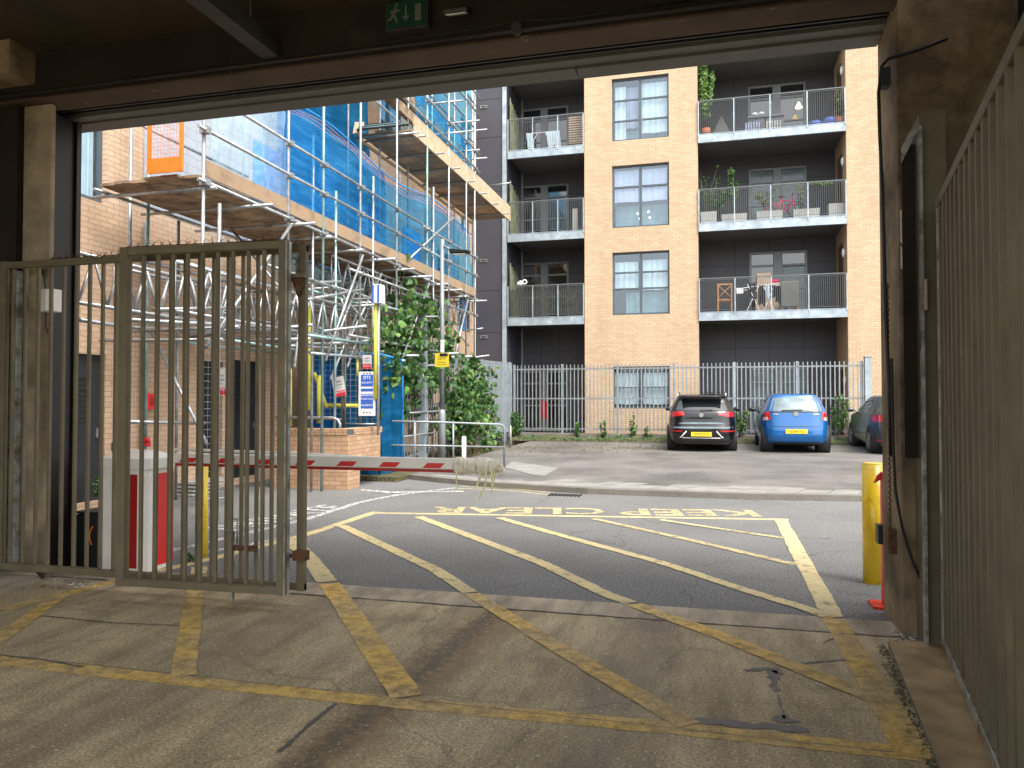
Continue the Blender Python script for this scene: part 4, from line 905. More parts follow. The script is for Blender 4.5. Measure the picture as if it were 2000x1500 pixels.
lattice(XI+.35, 8.3, 14.2, 3.28, 2.72); lattice(XO, 7.9, 12.2, 3.22, 2.62); lattice(XO-.55, 7.0, 10.4, 3.18, 2.62); lattice(XO-.35, 12.5, 20.2, 4.18, 3.62); lattice(XI+.2, 14, 20.2, 4.1, 3.5)
# platform boards, one board wide gaps between them
def boards(name, xa, xb, ya, yb, z, m, n=6, joint=3.9):
    w_ = (xb-xa)/n; rr = random.Random(int(z*100))
    y = ya; j = 0
    while y < yb-.1:
        ye = min(yb, y+joint)
        for i in range(n): MB().box(xa+i*w_+.006, xa+(i+1)*w_-.006, y-rr.uniform(0, .22 if j == 0 else .02), ye-.01, z+rr.uniform(0, .006), z+.038).build(name, M[m], S)
        y = ye; j += 1
boards('platform_board', XI, XO-.03, 8.42, 20.15, ZD, 'wood_o')
MB().box(XO-.026, XO+.0, 8.45, 20.2, ZD+.04, ZD+.26).build('toe_board', M['wood_t'], S)
XJ = -7.62
boards('platform_board', XJ, XO-.03, 15.6, 23.8, 7.5, 'wood_u', n=6)
y = 15.8
while y < 23.9: tube('transom', [(XJ-.15, y, 7.46), (XO+.2, y, 7.46)], 'galv_d'); y += 1.2
tube('transom', [(XJ-.1, 15.5, 7.44), (XO+.15, 15.5, 7.44)])
MB().box(XO-.02, XO+.02, 15.6, 23.9, 7.42, 7.66).build('toe_board', M['wood_n'], S)
MB().box(XO-.03, XO+.01, 15.6, 23.9, 7.672, 7.90).build('toe_board', M['wood_n'], S)
MB().box(XJ-.07, XJ-.03, 15.5, 23.9, 7.40, 7.56).build('toe_board', M['wood_n'], S)
MB().add([(XJ-.1, 15.35, 7.5), (XJ+.15, 15.35, 7.5), (XJ+.12, 15.45, 7.78), (XJ-.1, 15.45, 7.8), (XJ-.1, 15.38, 7.5), (XJ+.15, 15.38, 7.5), (XJ+.12, 15.48, 7.78), (XJ-.1, 15.48, 7.8)], [(0, 1, 2, 3), (4, 7, 6, 5), (0, 4, 5, 1), (1, 5, 6, 2), (2, 6, 7, 3), (3, 7, 4, 0)]).build('timber_offcut', M['wood_n'], S)
for i in range(5): MB().box(XJ+.02, XO-.02-.1*i, 15.3+.04*i, 15.34+.04*i, 7.545+.036*i, 7.58+.036*i).build('edge_board', M['galv2' if i % 2 else 'black'], S)
MB().box(XJ+.3, XJ+.34, 17, 24, 8.6, 8.85).build('toe_board', M['wood_o'], S)
boards('platform_board', XL+.15, XL+.7, 15.5, 23.3, 9.3, 'wood_o', n=2); MB().box(XL+.75, XL+.79, 14.5, 23.4, 9.2, 9.5).build('toe_board', M['wood_o'], S)
for y in (14.6, 16.2, 17.9, 19.6, 21.5, 23.3):
    tube('standard', [(XL+.85, y, 4.4), (XL+.85, y, 12.2)])
for z in (8.4, 8.9, 9.9, 10.4, 11.2): tube('ledger', [(XL+.9, 13.5, z), (XL+.9, 23.6, z)])
tube('ledger', [(XI, 11.0, 8.2), (XO+.3, 11.0, 8.2)]); 
for i, y in enumerate((18.0, 19.4, 20.1)):
    for z in (8.3, 9.1): tube('transom', [(XI, y, z), (XO+.35, y, z)])
tube('transom', [PY(905, 646, 24.2), PY(944, 641, 24.2)]); tube('transom', [PY(960, 362, 24.2), PY(998, 357, 24.2)])
# couplers where tubes cross
cp = MB()
for y in Yo:
    for z in (ZD-.06, 5.02, 5.52): cp.box(XO-.035, XO+.085, y-.045, y+.045, z-.04, z+.04)
for y in Yo[3:]:
    for z in (3.9, 8.0, 8.5): cp.box(XO-.035, XO+.085, y-.04, y+.04, z-.035, z+.035)
o = cp.build('couplers', M['galv_d'], S); o['kind'] = 'stuff'
# orange loading gate standing at the end of the platform
lg_ = thing('loading_gate', 'bright orange mesh loading gate at the end of the lower platform', 'gate', (-6.9, 8.2, ZD+.04))
a = PY(289, 310, 8.22); b = PY(357, 310, 8.22); zt = PY(320, 200, 8.22).z; z0 = ZD+.045
MB().box(a.x, a.x+.04, 8.2, 8.24, z0, zt).build('frame', M['orange'], lg_); MB().box(b.x-.04, b.x, 8.2, 8.24, z0, zt).build('frame', M['orange'], lg_); MB().box(a.x+.041, b.x-.041, 8.2, 8.24, zt-.04, zt).build('frame', M['orange'], lg_)
MB().box(a.x+.041, b.x-.041, 8.21, 8.23, z0, z0+.19).build('toe_plate', M['orange'], lg_)
g = MB(); n = 11
for i in range(1, n): x = a.x+(b.x-a.x)*i/n; g.box(x-.0012, x+.0012, 8.217, 8.221, z0+.17, zt-.04)
i = z0+.2
while i < zt-.05: g.box(a.x+.04, b.x-.04, 8.2215, 8.225, i-.0012, i+.0012); i += .05
g.build('mesh', M['orange'], lg_)
# netting sheets, hanging with folds
def sheet_net(name, m, x, ya, yb, zf0, zf1, lab, amp=.05, parent=None, seed=0, n=60, mz=8):
    g = MB(); rr = random.Random(seed); ph = [rr.uniform(0, 6) for _ in range(6)]; vs = []
    for i in range(n+1):
        t = i/n; y = ya+(yb-ya)*t
        for j in range(mz+1):
            s = j/mz; z = zf0(t)+(zf1(t)-zf0(t))*s
            d = amp*(math.sin(t*21+ph[0]+s*2)+.6*math.sin(t*47+ph[1]-s*3)+.5*math.sin(s*9+ph[2]+t*5))
            vs.append((x+d, y, z))
    g.add(vs, [(i*(mz+1)+j, (i+1)*(mz+1)+j, (i+1)*(mz+1)+j+1, i*(mz+1)+j+1) for i in range(n) for j in range(mz)], True)
    return g.build(name, M[m], parent, label=None if parent else lab, cat=None if parent else 'netting', group=None if parent else 'sheets of scaffold netting')
sheet_net('netting', 'net_p', XO-.13, 8.7, 10.6, lambda t: 4.62-.05*math.sin(t*6), lambda t: 7.0+.3*t if t > .25 else 5.0+8*t, 'thin pale blue sheet hanging over the lower platform, left end of the netting', seed=1)
sheet_net('netting', 'net', XO-.14, 10.5, 20.1, lambda t: 4.55-.12*abs(math.sin(t*17)), lambda t: 6.25+.10*math.sin(t*11), 'large blue debris netting hung along the lower platform guard rails', seed=2, n=120)
hem = MB()
for k in range(1, 4):
    pts = [(XO-.02, 10.5+9.6*i/40, 6.25+.10*math.sin(i/40*11)-.04-k*.055-.02*math.sin(i*.9+k)) for i in range(41)]
    for a_, b_ in zip(pts, pts[1:]): hem.bar(a_, b_, .003, .005)
hem.build('netting_stripes', M['pink'], label='faint pink stripe bands woven along the top of the blue netting', cat='stripes', kind='stuff')
hb = MB(); pts = [(XO-.09, 10.5+9.6*i/40, 6.27+.10*math.sin(i/40*11)) for i in range(41)]; hb.tube(pts, .014, 5); hb.build('netting_hem', M['netedge'], label='bright blue rolled hem on the top edge of the netting', cat='hem')
sheet_net('netting', 'net_d', XL+.5, 12.8, 16.4, lambda t: 7.3, lambda t: 10.2, 'deep blue screen behind the guard rails above the netting, left of the upper platform', seed=3, amp=.03)
sheet_net('netting', 'net', XO-.10, 15.9, 20.1, lambda t: 7.9, lambda t: 8.6, 'narrow blue netting band above the new timber toe board of the upper platform', seed=4, amp=.02)
sheet_net('netting', 'net', XL+.8, 16.5, 23.3, lambda t: 9.5, lambda t: 12.3, 'blue netting at the top right corner of the scaffold near the slate tower', seed=5, amp=.03)
sheet_net('netting', 'net_d', XL+.4, 12.6, 17.5, lambda t: 4.6, lambda t: 7.2, 'dark blue inner screen against the wall behind the large netting', seed=6, amp=.03)

# ================================================================== SITE ENTRANCE
bw = thing('garden_wall', 'low orange brick wall with soldier course top beside the barrier', 'wall', (-6.0, 11.9, 0))
wy0, wy1 = 11.78, 12.02
MB().box(-7.43, -5.99, wy0, wy1, -.02, .93).build('wall', M['brick_w'], bw); MB().box(-6.24, -5.99, wy1+.001, 13.1, .40, .93).build('wall', M['brick_w'], bw); MB().box(-6.24, -5.99, wy1+.001, 12.25, -.02, .399).build('pier', M['brick_w'], bw)
sl_ = MB()
x = -7.43
while x < -6.02: sl_.box(x+.004, x+.069, wy0-.012, wy1+.012, .932, 1.04); x += .075
y = wy1+.02
while y < 13.1: sl_.box(-6.25, -5.98, y+.004, y+.069, .932, 1.04); y += .075
o = sl_.build('coping_bricks', M['brick_w'], bw, bevel=.004)
MB().box(-7.42, -6.0, wy0+.0, wy1, .931, 1.034).build('coping_mortar', M['seal'], bw)
hr = thing('handrail', 'short curved grey handrail standing on top of the brick wall', 'handrail', (-6.6, 12.1, 1.04))
pts = [PY(u, v, 11.95) for u, v in ((540, 815), (600, 816), (650, 816), (660, 820), (664, 828), (664, 838))]; MB().tube(pts, .026, 8).build('rail', M['galv'], hr)
# mesh panels
def mesh_panel(name, p, q, z0, z1, label, foam=(), wires=True, sp=.11):
    o = thing(name, label, 'mesh fence', (p[0], p[1], z0), 'temporary mesh fence panels'); p, q = Vector((*p, 0)), Vector((*q, 0)); d = (q-p); L = d.length; d.normalize(); Z = lambda s, z: p+d*s+Vector((0, 0, z))
    MB().tube([Z(0, z0), Z(0, z1-.12), Z(.035, z1-.035), Z(.12, z1), Z(L-.12, z1), Z(L-.035, z1-.035), Z(L, z1-.12), Z(L, z0)], .021, 8).build('frame', M['galv'], o)
    MB().tube([Z(0, z0+.1), Z(L, z0+.1)], .016, 6).build('rail', M['galv'], o)
    g = MB(); s = sp
    while s < L: g.tube([Z(s, z0+.1), Z(s, z1)], .0022, 4, False); s += sp
    s = z0+.1
    while s < z1-.03: g.tube([Z(0, s), Z(L, s)], .0022, 4, False); s += .10
    g.build('mesh', M['mesh_grey'], o); return o
ya = 12.65
a, b, c_ = PY(608, 0, ya).x, PY(675, 0, ya).x, PY(743, 0, ya).x
mp1 = mesh_panel('mesh_fence_panel', (a, ya), (b-.02, ya), 1.08, 3.42, 'mesh fence panel with yellow foam padding on its left upright behind brick wall')
mp2 = mesh_panel('mesh_fence_panel', (b+.03, ya), (c_, ya), 1.0, 3.38, 'mesh fence panel carrying the blue and white warning board')
mesh_panel('mesh_fence_panel', (PX(398, 0, -7.1).x, PX(398, 0, -7.1).y), (PX(398, 0, -7.1).x+.28, PX(398, 0, -7.1).y+.35), .0, 3.4, 'narrow tall mesh cage around scaffold legs behind gate bars')
def foam(p, q, par, r=.045): MB().tube([p, q], r, 10).build('foam_sleeve', M['foam'], par)
foam((a, ya, 1.35), (a, ya, 3.32), mp1); foam((c_-.045, ya-.02, 1.55), (c_-.045, ya-.02, 3.3), mp2); foam((PY(628, 0, ya+.2).x, ya+.2, 1.1), (PY(628, 0, ya+.2).x, ya+.2, 2.0), mp1)
foam(PY(632, 792, ya+.25), PY(698, 792, ya+.25), mp1, .035); foam(PY(614, 728, ya+.22), PY(638, 796, ya+.22), mp1, .03); foam(PY(699, 700, ya+.3), PY(699, 735, ya+.3), mp2, .03)
fp = thing('foam_post', 'tube with yellow foam sleeve seen between the two gate leaves', 'post', tuple(PY(567, 835, 12.5))); MB().tube([PY(567, 720, 12.5), PY(567, 832, 12.5)], .03, 8).build('foam_sleeve', M['foam'], fp); MB().tube([PY(567, 600, 12.5), PY(567, 719, 12.5)], .024, 8).build('tube', M['galv'], fp)
# blue screened enclosure
e0, e1 = -7.66, -6.2
bh = thing('screened_enclosure', 'deep blue netting enclosure at ground level behind the mesh fence', 'netting', (-7, 13.6, 0))
def flat_net(P, name, m, seed):
    g = MB(); rr = random.Random(seed); n = 22; mm = 16; vs = []
    a_, b_, c2, d2_ = [Vector(p) for p in P]; nn_ = (b_-a_).cross(d2_-a_).normalized()
    for i in range(n+1):
        for j in range(mm+1):
            s, t = i/n, j/mm; p = (a_*(1-s)+b_*s)*(1-t)+(d2_*(1-s)+c2*s)*t; vs.append(p+nn_*(.03*math.sin(s*14+seed)+.02*math.sin(s*31+t*6)+.012*math.sin(t*13)))
    g.add(vs, [(i*(mm+1)+j, (i+1)*(mm+1)+j, (i+1)*(mm+1)+j+1, i*(mm+1)+j+1) for i in range(n) for j in range(mm)], True); g.build(name, M[m], bh)
flat_net([(e0, 13.5, .1), (e1, 13.5, .1), (e1, 13.5, 2.42), (e0, 13.5, 2.45)], 'front_sheet', 'net_d', 1); flat_net([(e1+.01, 13.5, .1), (e1+.05, 14.5, .1), (e1+.05, 14.5, 2.36), (e1+.01, 13.5, 2.42)], 'side_sheet', 'net_d', 2)
MB().tube([(e1+.05, 14.5, .1), (e1+.05, 14.5, 2.36), (e1, 13.5, 2.42), (e0, 13.5, 2.45)], .03, 6).build('hem', M['netedge'], bh)
MB().box(e0, e0+.03, 13.6, 14.6, .1, 2.3).build('back_sheet', M['netedge'], bh)
for x in (-7.3, -6.9, -6.5): MB().tube([(x, 13.9, 0), (x, 13.9, 2.3)], .03, 8).build('upright', M['galv_d'], bh)
# signs
def sign(px, py, Y, w_, h_, name, label, lines, band=None, tilt=0, facem='sign_w', n=(0, -1)):
    c = PY(px, py, Y); o = thing(name, label, 'sign', tuple(c)); r = Vector((math.cos(tilt), 0, math.sin(tilt))); u = Vector((-math.sin(tilt), 0, math.cos(tilt)))
    MB().obox(c, r*w_, (0, .006, 0), u*h_).build('board', M[facem], o)
    if band: MB().obox(c-u*(h_/2-h_*band/2)+Vector((0, -.0045, 0)), r*w_*.98, (0, .002, 0), u*h_*band).build('red_band', M['sign_r'], o)
    for s, sz, du, mm, sc in lines: text(s, 'lettering', sz, M[mm], o, frame_m(c+u*du+Vector((0, -.0065, 0)), r, u), font_scale=(sc, 1))
    return o
L3 = lambda k: [("Scaffold", .075*k, .14*k, 'sign_g', .85), ("Incomplete", .062*k, .05*k, 'sign_g', .85), ("Do not use", .04*k, -.03*k, 'sign_g', .85), ("CAUTION", .085*k, -.155*k, 'sign_w', .8)]
sign(429, 746, 10.35, .27, .42, 'scaffold_sign', 'white and red scaffold caution sign seen through the gate bars', L3(.75), .3)
sign(662, 755, ya-.03, .24, .36, 'scaffold_sign', 'tilted white and red caution sign on the mesh fence', L3(.68), .3, tilt=.18)
sign(717, 707, ya+.25, .18, .26, 'scaffold_sign', 'small white and red caution sign above the blue warning board', L3(.5), .35)
o = sign(717, 769, ya-.035, .33, .80, 'warning_board', 'tall white and blue warning scaffold alarmed board on mesh fence', [], facem='sign_w')
c = o.location
for z_, h_ in ((.24, .21), (.07, .05), (-.095, .11), (-.21, .11)): MB().box(c.x-.12, c.x+.12, c.y-.008, c.y-.004, c.z+z_-h_/2, c.z+z_+h_/2).build('blue_panel', M['sign_b'], o)
for s, z_, sz, mm in (("SITE", .29, .085, 'sign_w'), ("SECURITY", .20, .05, 'sign_w'), ("WARNING", -.015, .052, 'sign_b'), ("SCAFFOLD", -.095, .048, 'sign_w'), ("ALARMED", -.21, .052, 'sign_w')): text(s, 'lettering', sz, M[mm], o, frame_m((c.x, c.y-.0095, c.z+z_), (1, 0, 0), (0, 0, 1)))
for z_ in (.37, -.34):
    for k in range(3): MB().tube([(c.x-.06+k*.06, c.y-.004, c.z+z_), (c.x-.06+k*.06, c.y-.008, c.z+z_)], .014, 8).build('hole', M['plastic'], o)
c = PY(739, 575, 12.6); al = thing('alarm_box', 'white and blue alarm box high on the scaffold corner above mesh fence', 'alarm box', tuple(c))
MB().box(c.x-.085, c.x+.085, 12.5, 12.7, c.z-.17, c.z+.17).build('housing', M['sign_w'], al, bevel=.01)
for x in (-.06, .045): MB().box(c.x+x-.018, c.x+x+.018, 12.494, 12.499, c.z-.16, c.z+.16).build('stripe', M['sign_b'], al)
MB().tube([(c.x, 12.6, 0.9), (c.x, 12.6, c.z-.17)], .02, 8).build('mast', M['galv'], al)
pl = thing('board_stack', 'small stack of grey scaffold boards on the ground by the slim bollard', 'boards', tuple(PZ(365, 965)))
for i in range(4): c = PZ(362+3*i, 968); MB().box(c.x-.22, c.x+.2, c.y-.1, c.y+.6, .01+i*.06, .045+i*.06).build('board', M['planter'], pl)

# ================================================================== FENCES, LAMP POST, RAILINGS
def palisade(name, label, p, q, zb0, zb1, h, sp, posts, m='galv_d', pale=.034, split=2.4):
    o = thing(name, label, 'fence', (p[0], p[1], zb0), 'grey vertical bar fences'); p, q = Vector((*p, 0)), Vector((*q, 0)); d = (q-p); L = d.length; d.normalize(); nrm = Vector((-d.y, d.x, 0)); zb = lambda s: zb0+(zb1-zb0)*s/L
    n = max(1, round(L/split))
    for k in range(n):
        s0, s1 = L*k/n, L*(k+1)/n; g = MB(); s = s0+sp/2
        while s < s1: g.bar(p+d*s+Vector((0, 0, zb(s)+.03)), p+d*s+Vector((0, 0, zb(s)+h)), pale, .012, up=nrm); s += sp
        g.build('pale_panel', M[m], o)
        for r_ in (.12, h*.5, h-.14) if h > 1.6 else (.12, h-.1): MB().bar(p+d*s0+nrm*.02+Vector((0, 0, zb(s0)+r_)), p+d*s1+nrm*.02+Vector((0, 0, zb(s1)+r_)), .02, .045).build('rail', M[m], o)
    for s in posts: MB().bar(p+d*s+nrm*.05+Vector((0, 0, zb(s)-.15)), p+d*s+nrm*.05+Vector((0, 0, zb(s)+h+.02)), .07, .07, up=nrm).build('post', M['beamgalv'], o)
    return o
YN = 24.5
fa, fb_ = PY(1000, 800, YN).x, PY(1690, 800, YN).x
posts = [PY(u, 800, YN).x-fa for u in (1004, 1098, 1206, 1317, 1435, 1558, 1684)]
palisade('bar_fence', 'long grey bar fence on low wall in front of the apartment building', (fa, YN), (fb_, YN), .50, .50, 2.22, .128, posts)
bigp = thing('fence_post', 'thick pale steel post at the right end of the long fence', 'post', (fb_, YN, .2)); MB().box(fb_-.02, fb_+.16, YN-.12, YN+.06, .2, 2.82).build('post', M['beamgalv'], bigp, bevel=.006); MB().box(fb_-.03, fb_+.17, YN-.13, YN+.07, 2.821, 2.85).build('cap', M['galv_d'], bigp)
lw = thing('plinth_wall', 'low pale concrete plinth wall under the long bar fence', 'wall', (0, YN, .2)); MB().box(fa, fb_+6, YN-.10, YN+.12, .0, .485).build('plinth', M['kerb'], lw, bevel=.01)
palisade('bar_fence', 'side bar fence receding behind the leafy shrub to the corner', (-6.42, 18.0), (-6.42, 24.4), .35, .50, 2.3, .12, [0, 3.2, 6.3], pale=.058, m='beamgalv')
palisade('bar_fence', 'side bar fence in front of the vine between blue enclosure and lamp post', (-6.42, 14.4), (-6.42, 17.9), .12, .3, 2.3, .16, [.1])
gp = PX(826, 700, -6.35); o = thing('fence_post', 'tall square grey gate post beside the vine left of lamp post', 'post', (gp.x, gp.y, 0)); MB().box(gp.x-.09, gp.x+.09, gp.y-.09, gp.y+.09, 0, PX(826, 618, -6.35).z).build('post', M['beamgalv'], o, bevel=.005); MB().box(gp.x-.1, gp.x+.1, gp.y-.1, gp.y+.1, PX(826, 618, -6.35).z+.001, PX(826, 618, -6.35).z+.03).build('cap', M['galv_d'], o)
# lamp post with sign
lpx = PY(863, 800, 16.0).x
lp = thing('lamp_post', 'slim grey street lamp post with yellow camera notice behind railing', 'lamp post', (lpx, 16.0, .1))
MB().tube([(lpx, 16, .09), (lpx, 16, 1.25), (lpx, 16, 1.33)], [.085, .085, .058], 14).build('base', M['galv_d'], lp); MB().tube([(lpx, 16, 1.331), (lpx, 16, 5.15)], [.056, .046], 12).build('column', M['galv_d'], lp)
hd = PY(893, 491, 15.9); MB().tube([(lpx, 16, 5.02), (hd.x-.15, 15.92, hd.z+.05)], .022, 8).build('arm', M['galv_d'], lp)
g = MB().add([(hd.x-.17, 15.78, hd.z+.06), (hd.x+.30, 15.78, hd.z+.0), (hd.x+.30, 16.02, hd.z+.0), (hd.x-.17, 16.02, hd.z+.06), (hd.x-.15, 15.8, hd.z-.05), (hd.x+.26, 15.8, hd.z-.06), (hd.x+.26, 16, hd.z-.06), (hd.x-.15, 16, hd.z-.05)], [(3, 2, 1, 0), (4, 5, 6, 7), (0, 1, 5, 4), (1, 2, 6, 5), (2, 3, 7, 6), (3, 0, 4, 7)]); g.build('lamp_head', M['plastic'], lp, bevel=.02)
MB().box(hd.x-.08, hd.x+.2, 15.82, 15.98, hd.z-.075, hd.z-.064).build('lens', M['lampbowl'], lp)
sg = sign(863, 703, 15.93, .33, .31, 'camera_notice', 'yellow camera notice fixed to the lamp post', [("CCTV", .075, .03, 'plastic', 1), ("IN OPERATION", .028, -.05, 'plastic', 1), ("24 HOUR RECORDING", .022, -.10, 'plastic', 1)], facem='sign_y')
c = sg.location; MB().box(c.x-.05, c.x+.14, c.y-.008, c.y-.004, c.z+.08, c.z+.145).build('symbol_strip', M['plastic'], sg)
pn = sign(864, 676, 15.93, .085, .28, 'paper_notice', 'narrow white paper notice taped above the yellow notice', [("NOTICE", .02, .09, 'sign_g', 1)], facem='sign_w')
# railings
def rail(name, label, pts, h, posts, mid=True, r=.022, m='galv_d'):
    o = thing(name, label, 'railing', tuple(pts[0]), 'grey tube railings'); P = [Vector(p) for p in pts]
    top = [p+Vector((0, 0, h)) for p in P]; e = P[-1]-P[-2]; e.normalize(); tt = top[:-1]+[top[-1]-e*.1, top[-1]-e*.03-Vector((0, 0, .03)), top[-1]-Vector((0, 0, .1)), P[-1]]
    MB().tube(tt, r, 8).build('top_rail', M[m], o)
    if mid: MB().tube([p+Vector((0, 0, h*.48)) for p in P], r*.85, 8).build('mid_rail', M[m], o)
    for t in posts:
        k = t*(len(P)-1); i = min(int(k), len(P)-2); p = P[i].lerp(P[i+1], k-i); MB().tube([p, p+Vector((0, 0, h-.01))], r, 8).build('post', M[m], o)
    return o
ge = PZ(985, 914, .1)
rail('tube_railing', 'front tube railing ending beside the path near the taped barrier tip', [(-6.35, 13.95, .2), (-5.4, 14.5, .17), ge], .92, (0, .3, .62))
rail('tube_railing', 'rear tube railing along the foot of the side fence', [(-6.3, 14.2, .3), (-6.2, 18.2, .35)], .95, (0, .5))
# ================================================================== CARS (rear at y0, pointing away)
class Car:
    def __init__(s, prof, n=5.2):
        s.prof = prof; s.n = n      # list of (z, half width, y rear, y front)
    def at(s, z):
        P = s.prof
        if z <= P[0][0]: return P[0][1:]
        for a, b in zip(P, P[1:]):
            if a[0] <= z <= b[0]:
                t = (z-a[0])/(b[0]-a[0]+1e-9); return tuple(a[i]*(1-t)+b[i]*t for i in (1, 2, 3))
        return P[-1][1:]
    def rear(s, x, z, off=.006):
        hw, yr, yf = s.at(z); hl = (yf-yr)/2; q = min(.999, abs(x)/hw)
        n = s.n; return (x, yr+hl-hl*(1-q**n)**(1/n)-off, z)
    def side(s, y, z, sgn, off=.006):
        hw, yr, yf = s.at(z); cy = (yr+yf)/2; hl = (yf-yr)/2; q = min(.999, abs(y-cy)/hl); n = s.n
        return (sgn*(hw*(1-q**n)**(1/n)+off), y, z)
    def body(s, N=72):
        g = MB(); vs = []; zs = [p[0] for p in s.prof]; lev = []
        for a, b in zip(zs, zs[1:]):
            for k in range(3): lev.append(a+(b-a)*k/3)
        lev.append(zs[-1])
        for z in lev:
            hw, yr, yf = s.at(z); cy = (yr+yf)/2; hl = (yf-yr)/2
            for k in range(N):
                a = 2*math.pi*k/N; c, sn = math.cos(a), math.sin(a); e = 2/s.n
                vs.append((hw*abs(c)**e*(1 if c > 0 else -1), cy+hl*abs(sn)**e*(1 if sn > 0 else -1), z))
        n = len(lev); fs = [(i*N+k, i*N+(k+1) % N, (i+1)*N+(k+1) % N, (i+1)*N+k) for i in range(n-1) for k in range(N)]
        g.add(vs, fs, True); g.f.append(tuple((n-1)*N+k for k in range(N))); g.sm.append(True); g.f.append(tuple(range(N))[::-1]); g.sm.append(False)
        return g
    def patch(s, g, pts, rear=True, sgn=1, off=.006, n=10):
        """pts: four corners (u,z) bl, br, tr, tl laid on the body surface"""
        vs = []
        for j in range(n+1):
            for i in range(n+1):
                a, b = i/n, j/n
                u = (pts[0][0]*(1-a)+pts[1][0]*a)*(1-b)+(pts[3][0]*(1-a)+pts[2][0]*a)*b; z = (pts[0][1]*(1-a)+pts[1][1]*a)*(1-b)+(pts[3][1]*(1-a)+pts[2][1]*a)*b
                vs.append(s.rear(u, z, off) if rear else s.side(u, z, sgn, off))
        m = n+1; g.add(vs, [(j*m+i, j*m+i+1, (j+1)*m+i+1, (j+1)*m+i) for j in range(n) for i in range(n)], True); return g
def make_car(name, label, x0, y0, prof, paint_m, L, wheels, spec, rz=0):
    o = thing(name, label, 'car', (0, 0, 0), 'cars parked along the bar fence'); c = Car(prof); s = spec
    def fin(g, nm, m, par=o, **k):
        ob = g.build(nm, M[m], None, **k); ob.parent = par; return ob
    body = fin(c.body(), 'body', paint_m)
    rw = fin(c.patch(MB(), s['rwin'], off=.008), 'rear_window', s.get('rwm', 'carglass'))
    for sgn in (-1, 1):
        for q in s['swin']: fin(c.patch(MB(), q, False, sgn, .006), 'side_window', 'carglass')
        fin(c.patch(MB(), [(sgn*u, z) for u, z in s['lamp']], off=.014), 'tail_light', 'lamp_red')
        if 'lampc' in s: fin(c.patch(MB(), [(sgn*u, z) for u, z in s['lampc']], off=.018), 'reversing_light', 'lamp_clear')
        mx = s['mirror']; g = MB().ball((sgn*(c.at(mx[1])[0]+.12), mx[0], mx[1]), .09, 1.15, .7, .75); g.tube([(sgn*(c.at(mx[1])[0]-.02), mx[0], mx[1]-.03), (sgn*(c.at(mx[1])[0]+.08), mx[0], mx[1]-.02)], .025, 6); fin(g, 'mirror', s.get('mirm', 'plastic'))
        for wy in wheels:
            hw = c.at(.4)[0]; r = .32
            fin(MB().tube([(sgn*(hw-.3), wy, r+.01), (sgn*(hw+.0065), wy, r+.01)], r+.055, 28), 'wheel_arch', 'plastic')  # solid black disc stands in for the shaded gap of the arch
            t = fin(MB().tube([(sgn*(hw-.22), wy, r), (sgn*(hw-.02), wy, r), (sgn*(hw+.012), wy, r)], [r, r, r-.02], 28), 'tyre', 'rubber')
            g = MB().tube([(sgn*(hw+.0125), wy, r), (sgn*(hw+.016), wy, r)], .10, 12)
            for k in range(7):
                a = 2*math.pi*k/7; g.bar((sgn*(hw+.015), wy, r), (sgn*(hw+.015), wy+.20*math.cos(a), r+.20*math.sin(a)), .045, .006, up=(1, 0, 0))
            for k in range(24):
                a, b = 2*math.pi*k/24, 2*math.pi*(k+1)/24; g.bar((sgn*(hw+.015), wy+.205*math.cos(a), r+.205*math.sin(a)), (sgn*(hw+.015), wy+.205*math.cos(b), r+.205*math.sin(b)), .02, .008, up=(1, 0, 0))
            rm = fin(g, 'rim', 'rim', par=t)
    pz_ = s['plate']; p = c.rear(0, pz_, .022)
    pl_ = fin(MB().box(-.26, .26, p[1]-.006, p[1]+.03, pz_-.056, pz_+.056), 'number_plate', 'plate')
    tx = text(s['reg'], 'plate_characters', .098, M['plate_t'], None, frame_m((0, p[1]-.008, pz_), (1, 0, 0), (0, 0, 1)), font_scale=(.86, 1)); tx.parent = pl_
    for nm, m, q, of in s.get('bands', ()): fin(c.patch(MB(), q, off=of, n=20), nm, m)
    for nm, m, P_, r_ in s.get('tubes', ()): fin(MB().tube([c.rear(u, z, .022) for u, z in P_], r_, 6), nm, m)
    bz = s['badge']; bp = c.rear(0, bz, .02); fin(MB().tube([bp, (bp[0], bp[1]-.01, bp[2])], .06, 16), 'badge', 'chrome')
    g = MB(); P_ = [c.rear(u, z, .035) for u, z in s['wiper']]; g.tube(P_, [.016]+[.010]*(len(P_)-1), 6); fin(g, 'wiper', 'plastic')
    if 'extra' in s: s['extra'](c, o, fin)
    o.location = (x0, y0, gz(y0)-.005); o.rotation_euler = (math.atan(.0137), 0, rz); return o
# black crossover
P_b = [(.20, .80, .10, 4.2), (.30, .88, .03, 4.32), (.45, .905, .0, 4.36), (.62, .905, .0, 4.36), (.74, .905, .05, 4.35), (.80, .90, .07, 4.32), (.98, .885, .10, 4.2), (1.04, .865, .13, 3.2), (1.12, .83, .20, 3.0), (1.30, .73, .36, 2.72), (1.40, .67, .42, 2.45), (1.44, .645, .30, 2.3), (1.48, .60, .34, 2.1), (1.51, .48, .5, 1.9)]
def ex_b(c, o, fin):
    for sgn in (-1, 1):
        fin(MB().tube([(sgn*.62, .45, 1.47), (sgn*.62, .6, 1.545), (sgn*.62, 1.9, 1.55), (sgn*.62, 2.1, 1.47)], .02, 6), 'roof_rail', 'chrome')
    fin(MB().box(-.56, .56, .20, .42, 1.42, 1.45), 'spoiler', 'carblack')
    g = MB()
    for k in range(9): g.box(.0+k*.065, .035+k*.065, .7, 1.5, 1.525, 1.56)
    fin(g, 'roof_mat', 'plastic')
cx = PY(1370, 860, 20.3).x
